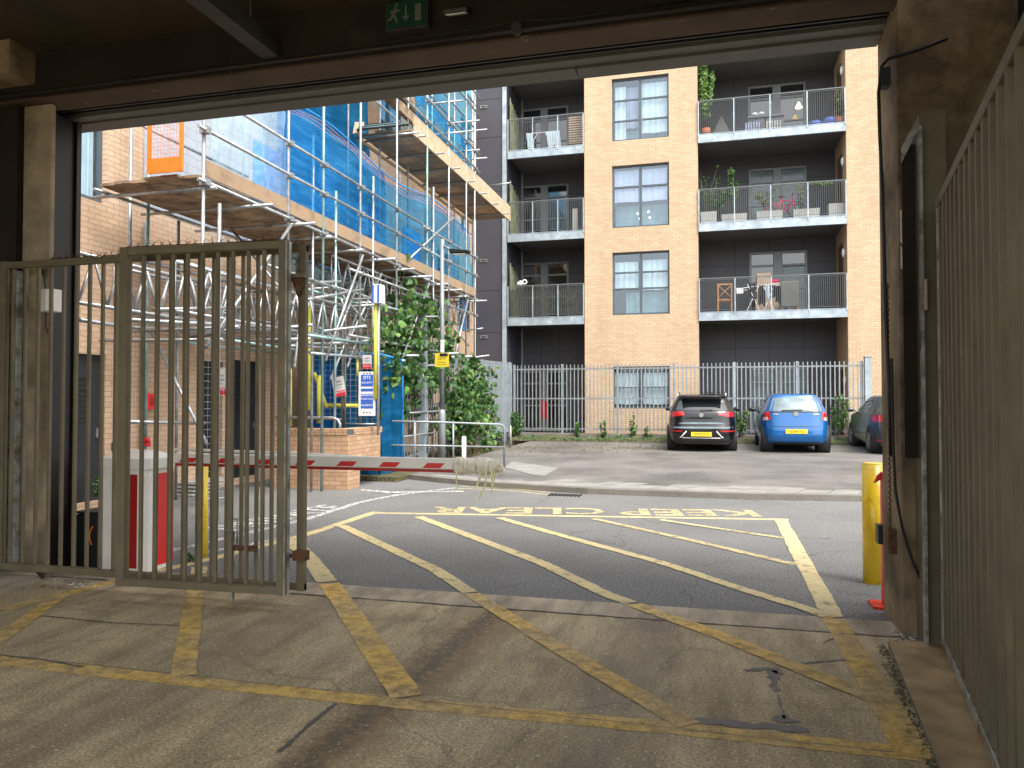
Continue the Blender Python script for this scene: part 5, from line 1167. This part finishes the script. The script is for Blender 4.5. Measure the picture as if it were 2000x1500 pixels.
make_car('parked_car', 'black crossover car with roof rails and chrome bumper line, leftmost of three', cx, 20.3, P_b, 'carblack', 4.35, (.85, 3.5),
    dict(rwin=[(-.66, 1.09), (.66, 1.09), (.56, 1.38), (-.56, 1.38)], swin=[[(.75, 1.05), (1.9, 1.05), (1.8, 1.36), (1.0, 1.36)], [(1.97, 1.05), (3.0, 1.05), (2.5, 1.36), (1.9, 1.36)]],
         lamp=[(.42, .955), (.87, .90), (.85, 1.04), (.46, 1.06)], mirror=(2.95, 1.06), plate=.47, reg="LM18 OYC", badge=.965, wiper=[(.02, 1.06), (-.02, 1.09), (.28, 1.10)],
         bands=[('bumper_highlight', 'carglass_l', [(-.78, .615), (.78, .615), (.80, .66), (-.80, .66)], .006), ('lower_bumper', 'plastic', [(-.88, .24), (.88, .24), (.89, .42), (-.89, .42)], .008), ('tailgate_line', 'carglass_l', [(-.60, .735), (.60, .735), (.45, .775), (-.45, .775)], .005)]  # pale bumper band paints the sheen on its upper ledge
               +[('reflector', 'darkred', [(s_*.50, .53), (s_*.84, .53), (s_*.84, .565), (s_*.46, .565)], .012) for s_ in (-1, 1)],
         tubes=[('chrome_trim', 'sign_w', [(-.86, .385), (-.52, .385), (-.38, .545)], .016), ('chrome_trim', 'sign_w', [(.86, .385), (.52, .385), (.38, .545)], .016), ('chrome_trim', 'sign_w', [(-.48, .37), (.48, .37)], .010)], extra=ex_b))  # chrome trim in flat white, its bright reflection put into the colour
P_u = [(.22, .76, .12, 3.6), (.30, .82, .04, 3.72), (.45, .845, .0, 3.75), (.60, .85, .02, 3.75), (.72, .85, .06, 3.74), (.90, .845, .12, 3.6), (1.00, .82, .15, 2.95), (1.10, .78, .19, 2.8), (1.30, .69, .32, 2.45), (1.42, .63, .42, 2.2), (1.47, .58, .45, 2.0), (1.51, .46, .6, 1.8)]
cx = PY(1556, 860, 20.4).x
make_car('parked_car', 'bright blue small hatchback with yellow number plate between two darker cars', cx, 20.4, P_u, 'carblue', 3.75, (.62, 3.05),
    dict(rwin=[(-.64, 1.06), (.64, 1.06), (.53, 1.41), (-.53, 1.41)], rwm='carglass_l', swin=[[(.62, 1.02), (1.6, 1.02), (1.5, 1.40), (.85, 1.40)], [(1.67, 1.02), (2.75, 1.02), (2.25, 1.38), (1.6, 1.40)]],
         lamp=[(.60, .86), (.79, .82), (.76, 1.02), (.64, 1.06)], lampc=[(.66, .84), (.79, .81), (.785, .90), (.69, .92)], mirror=(2.7, 1.05), plate=.56, reg="GU60 VLJ", badge=1.00, wiper=[(.0, 1.05), (-.02, 1.09), (.16, 1.10), (-.35, 1.085)],
         bands=[('window_seal', 'plastic', [(-.67, 1.035), (.67, 1.035), (.66, 1.06), (-.66, 1.06)], .007), ('tailgate_gap', 'plastic', [(-.58, .672), (.58, .672), (.58, .684), (-.58, .684)], .005), ('lower_bumper', 'plastic', [(-.55, .22), (.55, .22), (.58, .28), (-.58, .28)], .008), ('badge_lettering', 'chrome', [(-.55, .985), (-.42, .985), (-.42, 1.0), (-.55, 1.0)], .01), ('badge_lettering', 'chrome', [(.42, .985), (.55, .985), (.55, 1.0), (.42, 1.0)], .01)]))
P_g = [(.20, .80, .12, 4.0), (.30, .86, .04, 4.15), (.45, .88, .0, 4.2), (.60, .885, .0, 4.2), (.72, .885, .03, 4.18), (.90, .875, .08, 4.05), (1.00, .85, .12, 3.2), (1.12, .80, .22, 2.95), (1.30, .70, .45, 2.55), (1.42, .62, .62, 2.25), (1.46, .56, .75, 2.05), (1.49, .42, 1.0, 1.85)]
make_car('parked_car', 'dark grey hatchback half hidden behind the right pillar', 4.75, 20.2, P_g, 'cargrey', 4.2, (.82, 3.35),
    dict(rwin=[(-.60, 1.06), (.60, 1.06), (.50, 1.38), (-.50, 1.38)], swin=[[(.95, 1.02), (1.95, 1.02), (1.85, 1.36), (1.2, 1.36)], [(2.02, 1.02), (3.0, 1.02), (2.45, 1.36), (1.95, 1.37)]],
         lamp=[(.58, .82), (.87, .80), (.86, .98), (.58, .97)], mirror=(2.95, 1.05), plate=.45, reg="EK12 RVX" if False else "", badge=.92, wiper=[(.0, 1.05), (-.3, 1.07)], mirm='cargrey',
         bands=[('lower_bumper', 'plastic', [(-.8, .22), (.8, .22), (.82, .33), (-.82, .33)], .008), ('reflector', 'darkred', [(-.8, .34), (-.45, .34), (-.45, .37), (-.8, .37)], .012)]))

# ================================================================== VEGETATION
def leaf(g, p, s, nrm, up, rr):
    n = Vector(nrm).normalized(); u = Vector(up); u = (u-n*u.dot(n)); 
    if u.length < .01: u = Vector((1, 0, 0))
    u.normalize(); r = n.cross(u)
    a = [(0, -.5), (.38, -.32), (.5, .08), (.26, .34), (0, .62), (-.26, .34), (-.5, .08), (-.38, -.32)]
    vs = [p+r*x*s+u*y*s-n*(abs(x)*.35+max(0, y)*.25)*s for x, y in a]; g.add([p-n*-.02*s]+vs, [(0, i+1, (i+1) % 8+1) for i in range(8)])
def foliage(name, blobs, n, size, m, parent, seed, droop=.5):
    """blobs: (centre, radii) clumps; leaves concentrate near the surface of each clump"""
    r0 = random.Random(seed+99); sub = []
    for c, r in blobs:
        for k in range(3):
            q = Vector((r0.gauss(0, 1), r0.gauss(0, 1), r0.gauss(0, 1))).normalized()*r0.uniform(.3, 1.05); sc = r0.uniform(.4, .85)
            sub.append(((c[0]+q.x*r[0], c[1]+q.y*r[1], c[2]+q.z*r[2]), (r[0]*sc, r[1]*sc, r[2]*sc)))
    blobs = sub if blobs[0][1][0] > .1 else blobs
    g = MB(); rr = random.Random(seed); W = [b[1][0]*b[1][2] for b in blobs]
    for i in range(n):
        c, r = rr.choices(blobs, W)[0]
        d = Vector((rr.gauss(0, 1), rr.gauss(0, 1), rr.gauss(0, 1))).normalized(); q = rr.random()**.4*rr.uniform(.75, 1.35)
        p = Vector(c)+Vector((d.x*r[0], d.y*r[1], d.z*r[2]))*q
        nn = (d*.5+Vector((rr.gauss(0, .8), rr.gauss(0, .7)-.5, rr.gauss(.5, .6)))).normalized()
        leaf(g, p, size*rr.uniform(.55, 1.25), nn, Vector((rr.gauss(0, .5), rr.gauss(0, .5), -droop)), rr)
    return g.build(name, M[m], parent)
def stems(name, P, r, parent, m='stem'):
    g = MB()
    for pts in P: g.tube(pts, [r*(1-.6*i/(len(pts)-1)) for i in range(len(pts))], 6)
    return g.build(name, M[m], parent)
def B3(u, v, X, rx, ry, rz): p = PX(u, v, X); return ((p.x, p.y, p.z), (rx, ry, rz))
vine = thing('climbing_vine', 'broad leaved green vine climbing the scaffold beside the grey gate post', 'vine', (-6.8, 15.6, 0))
def trail(o, X, bases, ends, n, size, seed, droop=.35, dead=60, spread=.11):
    rr = random.Random(seed); P = []
    for k, (u, v) in enumerate(ends):
        b = PX(*rr.choice(bases), X+rr.uniform(-.15, .05)); e = PX(u, v, X+rr.uniform(-.25, .2)); m1 = b.lerp(e, .5)+Vector((rr.gauss(0, .12), rr.gauss(0, .25), rr.uniform(.0, .3))); pts = []
        for i in range(9):
            t = i/8; pts.append(b*(1-t)**2+m1*2*t*(1-t)+e*t*t+Vector((rr.gauss(0, .025), rr.gauss(0, .05), rr.gauss(0, .02))))
        P.append(pts)
        for q in range(2):   # side shoots, some hanging down
            s0 = pts[rr.randint(4, 8)]; d = Vector((rr.gauss(0, .18), rr.gauss(0, .3), rr.gauss(-.15, .25))); P.append([s0, s0+d*.5+Vector((0, 0, .05)), s0+d, s0+d*1.3+Vector((0, 0, -droop*rr.random()))])
    g1, g2, g3 = MB(), MB(), MB()
    for i in range(n):
        pts = rr.choice(P); t = rr.uniform(.42 if len(pts) == 9 else 0, 1)*(len(pts)-1); k = min(int(t), len(pts)-2); p = pts[k].lerp(pts[k+1], t-k)+Vector((rr.gauss(0, spread), rr.gauss(0, spread*1.3), rr.gauss(0, spread)))
        leaf(rr.choices((g1, g2, g3), (.74, .23, .03))[0], p, size*rr.uniform(.45, 1.35), (rr.gauss(0, .8), rr.gauss(-.6, .7), rr.gauss(.5, .6)), (rr.gauss(0, .5), rr.gauss(0, .5), -.6), rr)
    g1.build('leaves', M['leaf'], o); g2.build('highlight_leaves', M['leaf2'], o); g3.build('dead_leaves', M['leaf_d'], o); stems('stem', P, .013, o)  # yellow-green highlights put into a brighter leaf colour, scattered at random
trail(vine, -6.35, [(800, 850), (770, 850), (835, 850)], [(745, 600), (760, 640), (790, 512), (798, 545), (805, 575), (830, 590), (850, 600), (870, 620), (880, 650), (862, 690), (845, 705), (815, 640), (780, 585), (770, 680), (745, 690), (725, 640), (705, 665), (815, 610), (835, 640), (855, 660), (785, 640), (795, 690)], 1650, .16, 1)
sv = thing('shrub', 'dark shrub growing behind the side fence below the vine', 'shrub', (-7.0, 16, 0)); foliage('leaves', [B3(785, 750, -6.7, .3, .8, .5), B3(800, 800, -6.65, .3, .8, .4), B3(770, 790, -6.7, .3, .7, .4), B3(760, 720, -6.7, .3, .6, .4), B3(845, 780, -6.7, .2, .5, .4)], 1000, .12, 'leaf', sv, 5)
stems('stem', [[PX(785, 870, -7.0), PX(785, 800, -7.0), PX(780, 740, -7.0)], [PX(800, 870, -7.0), PX(810, 800, -7.0)]], .02, sv)
sh = thing('shrub', 'big leafy shrub spilling over the side fence behind the lamp post', 'shrub', (-6.1, 19, 0))
trail(sh, -6.05, [(905, 885), (925, 885), (890, 880)], [(876, 712), (900, 697), (925, 702), (948, 725), (962, 760), (945, 790), (958, 812), (935, 832), (885, 760), (882, 800), (875, 832), (915, 760), (905, 735), (930, 760), (895, 830), (918, 815)], 2000, .13, 8, droop=.2)
def weed(name, label, u, v, Y, w_, h_, n, s, m='leaf', seed=0, cat='plant', grp='weeds along the foot of the long fence', m2='leaf2'):
    p = PY(u, v, Y); o = thing(name, label, cat, tuple(p), grp); rr = random.Random(seed); st = []; bl = []
    for k in range(max(3, int(h_*9))):
        a = rr.uniform(-w_*.6, w_*.6); b = rr.uniform(-.12, .12); hh = h_*rr.uniform(.5, 1)*(1-abs(a)/w_*.4); q = p+Vector((a*.3, 0, 0)); t = p+Vector((a, b, hh)); st.append([q, q.lerp(t, .5)+Vector((rr.uniform(-.03, .03), 0, .02)), t]); 
        for j in range(3): c = q.lerp(t, .4+.3*j); bl.append((tuple(c), (w_*.16, .07, h_*.13)))
    foliage('leaves', bl, n, s, m, o, seed); foliage('fresh_leaves', bl, n//3, s, m2, o, seed+1); stems('stem', st, .006, o); return o
for i, (u, v, w_, h_, n, lab) in enumerate(((1010, 855, .35, .9, 420, 'bushy green weeds in the corner where the two fences meet'), (1130, 856, .2, .55, 200, 'small leafy weed left of the flats window, third along the fence'), (1178, 858, .18, .62, 160, 'upright thin weed growing just left of the ground floor window'),
        (1208, 862, .15, .25, 90, 'low weed tuft at the fence post below the window edge'), (1238, 858, .22, .75, 170, 'tall loose weed growing below the ground floor window'), (1266, 860, .2, .45, 150, 'leafy weed just left of the black car'),
        (1448, 850, .30, .9, 330, 'tall green weeds between the black and blue cars'), (1640, 850, .35, 1.2, 420, 'tall green weeds between the blue and grey cars'), (975, 860, .3, .4, 220, 'low bright weeds at the foot of the side fence by the railing'))):
    weed('weed', lab, u, v, YN-.2 if i != 8 else 21.5, w_, h_, n, .055 if i else .07, seed=20+i)
mo = MB(); rr = random.Random(9)
n = 80
vs = []
for i in range(n+1):
    x = -6.3+16*i/n
    for j, (dy, hz) in enumerate(((-.75, 0.004), (-.55, .05), (-.35, .11), (-.12, .16))): y = YN+dy+rr.uniform(-.08, .08)*(j < 3); vs.append((x, y, gz(y)+hz*rr.uniform(.5, 1.2)))
mo.add(vs, [(i*4+j, (i+1)*4+j, (i+1)*4+j+1, i*4+j+1) for i in range(n) for j in range(3)], True); struct(mo, 'earth_verge', M['earth'])
g = MB()
for i in range(1500):
    x = rr.uniform(-6.2, 5.0); y = YN-rr.uniform(.1, .75); leaf(g, Vector((x, y, gz(y)+.10*(1-abs(y-YN+.1)/.8)+rr.uniform(0, .07))), rr.uniform(.03, .075), (rr.gauss(0, .5), -.5, 1), (rr.gauss(0, 1), rr.gauss(0, 1), .3), rr)
tag(g.build('moss', M['leaf']), 'moss and small ground weeds on the verge below the long fence', 'ground cover', kind='stuff')
g = MB()
for i in range(700):
    t = rr.random(); p = PZ(rr.uniform(985, 1290), rr.gauss(872, 5), .24); leaf(g, Vector((p.x, min(p.y, YN-.15), gz(min(p.y, YN))+.03)), rr.uniform(.02, .06), (rr.gauss(0, .5), -.2, 1), (1, rr.gauss(0, 1), 0), rr)
for i in range(350):
    p = PZ(rr.gauss(900, 40), rr.gauss(893, 9), .12); leaf(g, Vector((p.x, p.y, .12+rr.uniform(0, .03))), rr.uniform(.03, .07), (rr.gauss(0, .5), -.2, 1), (1, rr.gauss(0, 1), 0), rr)
tag(g.build('dead_leaves', M['leaf_d']), 'dry brown leaves scattered along the verge and under the railings', 'litter', kind='stuff')
weed('weed', 'green weed tuft in front of the black door behind the gate bars', 195, 975, 8.6, .2, .35, 160, .05, seed=50, grp=None)
weed('weed', 'tiny weed tuft at the foot of the slim yellow bollard', 372, 1098, 6.1, .12, .08, 60, .025, seed=51, grp=None)

# ================================================================== BALCONY THINGS
def bal(u, v, Y): return PY(u, v, Y)
yb1 = YF+.35
for i, (u0, u1, v0, v1, lab) in enumerate(((1368, 1400, 402, 428, 'grey planter at the left end of the middle balcony'), (1409, 1459, 407, 427, 'low grey planter, second from the left on the middle balcony'), (1477, 1528, 401, 423, 'grey planter below the pink bicycle, third from left'), (1548, 1600, 397, 419, 'grey planter right of the bicycle, fourth from left'), (1617, 1652, 386, 414, 'tall grey planter at the right end of the middle balcony'))):
    a, b = PY(u0, v1, yb1), PY(u1, v0, yb1); o = thing('planter', lab, 'planter', ((a.x+b.x)/2, yb1, SL[1]), 'grey planters on the middle balcony'); h_ = b.z-a.z
    MB().add(*(lambda x0, x1, z0, z1: ([(x0+.02, yb1-.14, z0), (x1-.02, yb1-.14, z0), (x1-.02, yb1+.14, z0), (x0+.02, yb1+.14, z0), (x0, yb1-.16, z1), (x1, yb1-.16, z1), (x1, yb1+.16, z1), (x0, yb1+.16, z1)], [(0, 1, 5, 4), (1, 2, 6, 5), (2, 3, 7, 6), (3, 0, 4, 7), (0, 3, 2, 1)]))(a.x, b.x, SL[1]+.0, SL[1]+h_)).build('trough', M['planter'], o)
    MB().box(a.x+.03, b.x-.03, yb1-.13, yb1+.13, SL[1]+h_-.04, SL[1]+h_-.02).build('soil', M['earth'], o)
def potplant(label, u, v, Y, z0, w_, h_, n, s, m, seed, pot=True, bare=False, m2='leaf2'):
    p = PY(u, v, Y); p.z = z0; o = thing('potted_plant', label, 'plant', tuple(p), 'balcony plants'); rr = random.Random(seed)
    if pot: MB().tube([p, p+Vector((0, 0, .28))], [.11, .15], 12).build('pot', M['terracotta'], o)
    b0 = p+Vector((0, 0, .25 if pot else 0)); st = []; bl = []
    for k in range(9 if bare else 6):
        a = rr.uniform(-w_, w_); t = b0+Vector((a, rr.uniform(-.1, .1), h_*rr.uniform(.6, 1))); st.append([b0+Vector((a*.3, 0, 0)), b0.lerp(t, .5)+Vector((rr.uniform(-.06, .06), 0, .04)), t]); 
        for j in range(3): bl.append((tuple(b0.lerp(t, .45+.27*j)), (w_*.3, .12, h_*.13)))
    stems('stem', st, .008, o, 'stem' if not bare else 'wicker')
    if n: foliage('leaves', bl, n, s, m, o, seed); foliage('fresh_leaves', bl, n//3, s, m2, o, seed+3)
zt0 = SL[2]
potplant('tall orange green plant at the left corner of the top balcony', 1379, 200, YF+.3, zt0, .3, 2.6, 800, .08, 'leaf2', 60)
potplant('potted flower at the right end of the top balcony', 1640, 215, YF+.35, zt0, .25, .9, 260, .07, 'leaf_d', 61)
potplant('bare twiggy shrub at the left corner of the middle balcony', 1382, 400, YF+.4, SL[1]+.4, .35, 1.5, 150, .05, 'leaf', 62, False, True)
potplant('feathery dark bush, second on the middle balcony', 1400, 400, YF+.5, SL[1]+.4, .35, .9, 260, .06, 'leaf', 66, False)
potplant('upright leafy bamboo in the second planter of the middle balcony', 1433, 400, YF+.4, SL[1]+.35, .18, 1.45, 330, .07, 'leaf', 63, False)
potplant('loose dry shrub right of centre on the middle balcony', 1500, 400, YF+.4, SL[1]+.4, .4, .7, 260, .045, 'leaf_d', 64, False)
potplant('pale dry grass plant beside the bicycle on the middle balcony', 1565, 400, YF+.4, SL[1]+.35, .25, .95, 140, .045, 'leaf_d', 65, False, True)
potplant('yellow green trailing plant on the middle balcony rail', 1603, 395, YF+.1, SL[1]+1.0, .35, .15, 120, .06, 'leaf2', 67, False)
potplant('small bright plant behind bars on the lower left balcony', 1115, 600, YF+.2, SL[0]+.3, .18, .5, 110, .08, 'leaf2', 68, False)
# mats of dry leaves and reed screen on lower left balcony
g = MB(); rr = random.Random(77); xa, xb = X_L0+.15, X_L1-.05
n_ = int((xb-xa)/.02)
for i in range(n_): x = xa+i*.02; g.box(x, x+.012, YF+.02, YF+.03, SL[0]+.05, SL[0]+1.02+rr.uniform(-.05, .04))
g.build('reed_screen', mat('dark_reed', (.045, .045, .035), .9, var=.6, scale=12), label='dark reed screen tied inside the lower left balcony railing', cat='screen')
mz = thing('plush_toy', 'white soft bundle with ring sitting on the lower left balcony rail', 'toy', tuple(PY(1018, 558, YF))); c = mz.location
MB().ball((c.x-.05, YF-.02, SL[0]+1.2), .085, 1.4, 1, .9).ball((c.x-.02, YF-.02, SL[0]+1.27), .05).build('body', M['sign_w'], mz)
g = MB(); pts = [(c.x+.13+.075*math.cos(a*.52), YF-.02, SL[0]+1.26+.075*math.sin(a*.52)) for a in range(13)]; g.tube(pts, .025, 6); g.build('ring', M['sign_w'], mz)
# wooden chair, clothes airer, cabinet, wicker chair on the lower right balcony
def frame_thing(name, label, cat, u, Y, z, parts, m):
    p = PY(u, 500, Y); p.z = z; o = thing(name, label, cat, tuple(p))
    for nm, bars_, mm in parts:
        g = MB()
        for a, b, w_ in bars_: g.bar(p+Vector(a), p+Vector(b), w_)
        g.build(nm, M[mm or m], o)
    return o
z0 = SL[0]
frame_thing('wooden_chair', 'small teak chair with crossed back on the lower right balcony', 'chair', 1415, YF+.5, z0, [
    ('leg', [((-.22, -.2, 0), (-.22, -.2, .42), .04)], None), ('leg', [((.22, -.2, 0), (.22, -.2, .42), .04)], None), ('leg', [((-.22, .2, 0), (-.22, .2, .42), .04)], None), ('leg', [((.22, .2, 0), (.22, .2, .42), .04)], None),
    ('seat', [((-.24, 0, .44), (.24, 0, .44), .05), ((-.24, .15, .44), (.24, .15, .44), .05), ((-.24, -.15, .44), (.24, -.15, .44), .05)], None),
    ('backrest', [((-.22, -.2, .42), (-.22, -.2, .95), .04), ((.22, -.2, .42), (.22, -.2, .95), .04), ((-.25, -.2, .95), (.25, -.2, .95), .05), ((-.22, -.2, .5), (.22, -.2, .92), .025), ((-.22, -.21, .92), (.22, -.21, .5), .025)], None)], 'teak')
o = frame_thing('clothes_airer', 'white clothes airer hung with dark laundry on the lower right balcony', 'clothes airer', 1490, YF+.45, z0, [
    ('frame', [((-.55, 0, 0), (-.1, 0, .95), .02), ((-.1, 0, 0), (-.5, 0, .95), .02), ((.35, 0, 0), (.0, 0, .9), .02), ((.0, 0, 0), (.35, 0, .9), .02), ((-.85, 0, .8), (.5, 0, .95), .02), ((-.85, .2, .75), (.5, .2, .9), .02), ((.6, 0, 0), (.85, 0, .8), .02), ((.85, 0, 0), (.55, 0, .85), .02)], None)], 'sign_w')
c = o.location; rr = random.Random(4)
for k, (x, w_, zt_, h_, mm) in enumerate(((-.35, .3, .97, .55, 'fabric_k'), (-.05, .22, .9, .75, 'fabric_k'), (.3, .16, .88, .45, 'fabric_k'), (.48, .2, .85, .6, 'fabric_k'), (.75, .18, .8, .5, 'fabric_k'), (-.75, .22, .82, .2, 'sign_w'), (.14, .12, .88, .5, 'curtain'))):
    g = MB(); vs = []
    for i in range(9):
        t = i/8; vs += [(c.x+x-w_/2+w_*t, c.y+.03*math.sin(t*14+k), z0+zt_+.01), (c.x+x-w_/2+w_*t+.02*math.sin(t*9), c.y-.03+.05*math.sin(t*14+k), z0+zt_-h_*rr.uniform(.8, 1))]
    g.add(vs, [(2*i, 2*i+1, 2*i+3, 2*i+2) for i in range(8)], True); g.build('garment', M[mm], o)
p = PY(1505, 560, YF+1.2); o = thing('cabinet', 'pale wooden drawer cabinet with red bundle behind the clothes airer', 'cabinet', (p.x, YF+1.2, z0)); MB().box(p.x-.5, p.x+.45, YF+1.0, YF+1.45, z0, z0+1.05).build('carcass', M['cardboard'], o, bevel=.01); MB().box(p.x-.46, p.x+.0, YF+1.0, YF+1.45, z0+1.052, z0+1.4).build('upper_box', M['cardboard'], o, bevel=.01)
MB().box(p.x-.4, p.x+.4, YF+.985, YF+.999, z0+.8, z0+.82).build('drawer_gap', M['stem'], o)
o2 = MB().ball((p.x+.1, YF+1.15, z0+1.12), .13, 1.6, 1, .6).build('red_bundle', M['fabric_p'], label='small red cloth bundle on top of the wooden cabinet', cat='bundle')
p = PY(1542, 560, YF+.5); o = thing('wicker_chair', 'grey wicker armchair right of the clothes airer on lower balcony', 'chair', (p.x, YF+.5, z0)); MB().box(p.x-.3, p.x+.28, YF+.3, YF+.38, z0+.12, z0+.98).build('backrest', M['wicker'], o, bevel=.03); MB().box(p.x-.3, p.x+.28, YF+.385, YF+.9, z0+.15, z0+.42).build('seat', M['wicker'], o, bevel=.03)
for x in (-.26, .24): MB().box(p.x+x-.03, p.x+x+.03, YF+.4, YF+.9, z0, z0+.148).build('leg', M['teak'], o)
# pink bicycle
p = PY(1528, 400, YF+.8); p.z = SL[1]; o = thing('bicycle', 'pink bicycle leaning behind the planters on the middle balcony', 'bicycle', tuple(p))
for x in (-.28, .42):
    g = MB(); g.tube([(p.x+x+.26*math.cos(a*.393), p.y, p.z+.45+.26*math.sin(a*.393)) for a in range(17)], .015, 6)
    for a in range(8): g.tube([(p.x+x, p.y, p.z+.45), (p.x+x+.25*math.cos(a*.785), p.y, p.z+.45+.25*math.sin(a*.785))], .002, 3)
    g.build('wheel', M['fabric_p' if x < 0 else 'rubber'], o)
g = MB()
for a, b in (((-.28, .45), (.0, .8)), ((.0, .8), (.35, .75)), ((.35, .75), (.42, .45)), ((.0, .8), (.1, .4)), ((.1, .4), (.35, .7)), ((-.28, .45), (.1, .4)), ((.35, .75), (.33, .95)), ((.0, .8), (-.02, .9))): g.tube([(p.x+a[0], p.y, p.z+a[1]), (p.x+b[0], p.y, p.z+b[1])], .018, 6)
g.build('frame', M['fabric_p'], o); MB().box(p.x-.12, p.x+.08, p.y-.05, p.y+.05, p.z+.9, p.z+.93).build('saddle', M['rubber'], o); MB().tube([(p.x+.33, p.y-.2, p.z+.97), (p.x+.33, p.y+.2, p.z+.97)], .015, 6).build('handlebar', M['rubber'], o)
# top balcony crates, bag, hanging lamps and board
for i, (u, lab) in enumerate(((1470, 'lilac slatted crate on the top balcony, left of two'), (1511, 'pale slatted crate on the top balcony, right of two'))):
    p = PY(u, 240, YF+.3); p.z = SL[2]; o = thing('slatted_crate', lab, 'crate', tuple(p), 'slatted crates on the top balcony')
    for k in range(6): MB().box(p.x-.24+k*.085, p.x-.19+k*.085, p.y-.01, p.y+.01, p.z+.02, p.z+.36).build('slat', M['blind' if i == 0 else 'planter'], o)
    MB().box(p.x-.26, p.x+.26, p.y+.012, p.y+.26, p.z+.02, p.z+.3).build('box', M['wicker'], o)
p = PY(1605, 225, YF+.4); p.z = SL[2]; o = thing('blue_bag', 'crumpled blue bag on the right of the top balcony floor', 'bag', tuple(p)); MB().ball((p.x-.2, p.y, p.z+.14), .16, 1.5, 1, .9).ball((p.x+.25, p.y, p.z+.18), .18, 1.4, 1, 1).build('bag', M['bluebag'], o)
p = PY(1560, 206, YF+1.7); o = thing('hanging_lamp', 'small lit yellow lamp hanging behind the top balcony railing', 'lamp', tuple(p)); MB().tube([(p.x, YF+1.7, p.z+.12), (p.x, YF+1.7, p.z-.08)], [.02, .12], 12).build('shade', M['warm'], o); MB().tube([(p.x, YF+1.7, p.z+.12), (p.x, YF+1.7, p.z+1.0)], .004, 4).build('cord', M['cable'], o)
p = PY(1480, 225, YF+1.2); o = thing('sideboard', 'dark sideboard with white bowls on the top balcony', 'table', (p.x, YF+1.2, SL[2])); MB().box(p.x-.35, p.x+.85, YF+1.0, YF+1.4, SL[2], SL[2]+.85).build('body', M['carglass'], o, bevel=.01)
for dx in (-.1, .12): MB().ball((p.x+dx, YF+1.15, SL[2]+.93), .09, 1.3, 1, .8).build('bowl', M['sign_w'], None, label='white bowl on the dark sideboard, '+('left one' if dx < 0 else 'right one'), cat='bowl')
p = PY(1402, 245, YF+.9); o = thing('leaning_board', 'grey sheet leaning against the wall at the left of the top balcony', 'board', (p.x, YF+.9, SL[2])); MB().add([(p.x-.3, YF+.9, SL[2]), (p.x+.1, YF+1.2, SL[2]+1.0), (p.x+.15, YF+1.25, SL[2]+1.0), (p.x+.55, YF+.9, SL[2]), (p.x-.3, YF+.93, SL[2]), (p.x+.1, YF+1.23, SL[2]+1.0), (p.x+.15, YF+1.28, SL[2]+1.0), (p.x+.55, YF+.93, SL[2])], [(0, 3, 2, 1), (4, 5, 6, 7), (0, 1, 5, 4), (1, 2, 6, 5), (2, 3, 7, 6)]).build('sheet', M['wicker'], o)
# red coat behind the fence, left ground floor door; white airer and slatted blind on the top left balcony
p = PY(1064, 800, YF+1.7); o = thing('red_banner', 'narrow red cloth hanging in the left ground floor doorway', 'cloth', tuple(p)); MB().box(p.x-.10, p.x+.12, YF+1.69, YF+1.72, p.z-.35, p.z+.32).build('cloth', M['lamp_red'], o)
p = PY(1128, 260, YF+.9); o = thing('folding_screen', 'pale brown slatted screen at the right of the top left balcony', 'screen', (p.x, YF+.6, SL[2])); 
for k in range(14): MB().box(p.x-.28, p.x+.28, YF+.6, YF+.62, SL[2]+.1+k*.085, SL[2]+.15+k*.085).build('slat', M['cardboard'], o)
p = PY(1045, 270, YF+.8); o = frame_thing('clothes_airer', 'white clothes airer with pale sheets on the top left balcony', 'clothes airer', 1060, YF+.9, SL[2], [('frame', [((-.6, 0, 0), (-.2, 0, .9), .02), ((.5, 0, 0), (.1, 0, .9), .02), ((-.6, 0, .9), (.6, 0, .9), .02)], None)], 'sign_w')
c = o.location
for x, h_ in ((-.5, .8), (.25, .6), (.5, .65)): MB().add([(c.x+x-.12, c.y-.02, c.z+.92), (c.x+x+.14, c.y-.02, c.z+.9), (c.x+x+.2, c.y-.06, c.z+.9-h_), (c.x+x-.02, c.y-.05, c.z+.9-h_)], [(0, 1, 2, 3)]).build('sheet', M['curtain'], o)
p = PY(1123, 430, YF+.5); o = thing('wall_board', 'narrow pale patterned board on the middle left balcony', 'board', (p.x, YF+.5, SL[1])); MB().box(p.x-.09, p.x+.09, YF+.5, YF+.53, SL[1]+.1, SL[1]+.9).build('board', M['planter'], o)
# pipes and fittings on the scaffolded building's ground level
tubes = MB().tube([(XL+.08, PX(284, 600, XL+.08).y, .0), (XL+.08, PX(284, 600, XL+.08).y, 4.2)], .04, 8)
tag(tubes.build('downpipe', M['galv_d']), 'grey vertical pipe on the brick wall above the barrier cabinet', 'pipe')
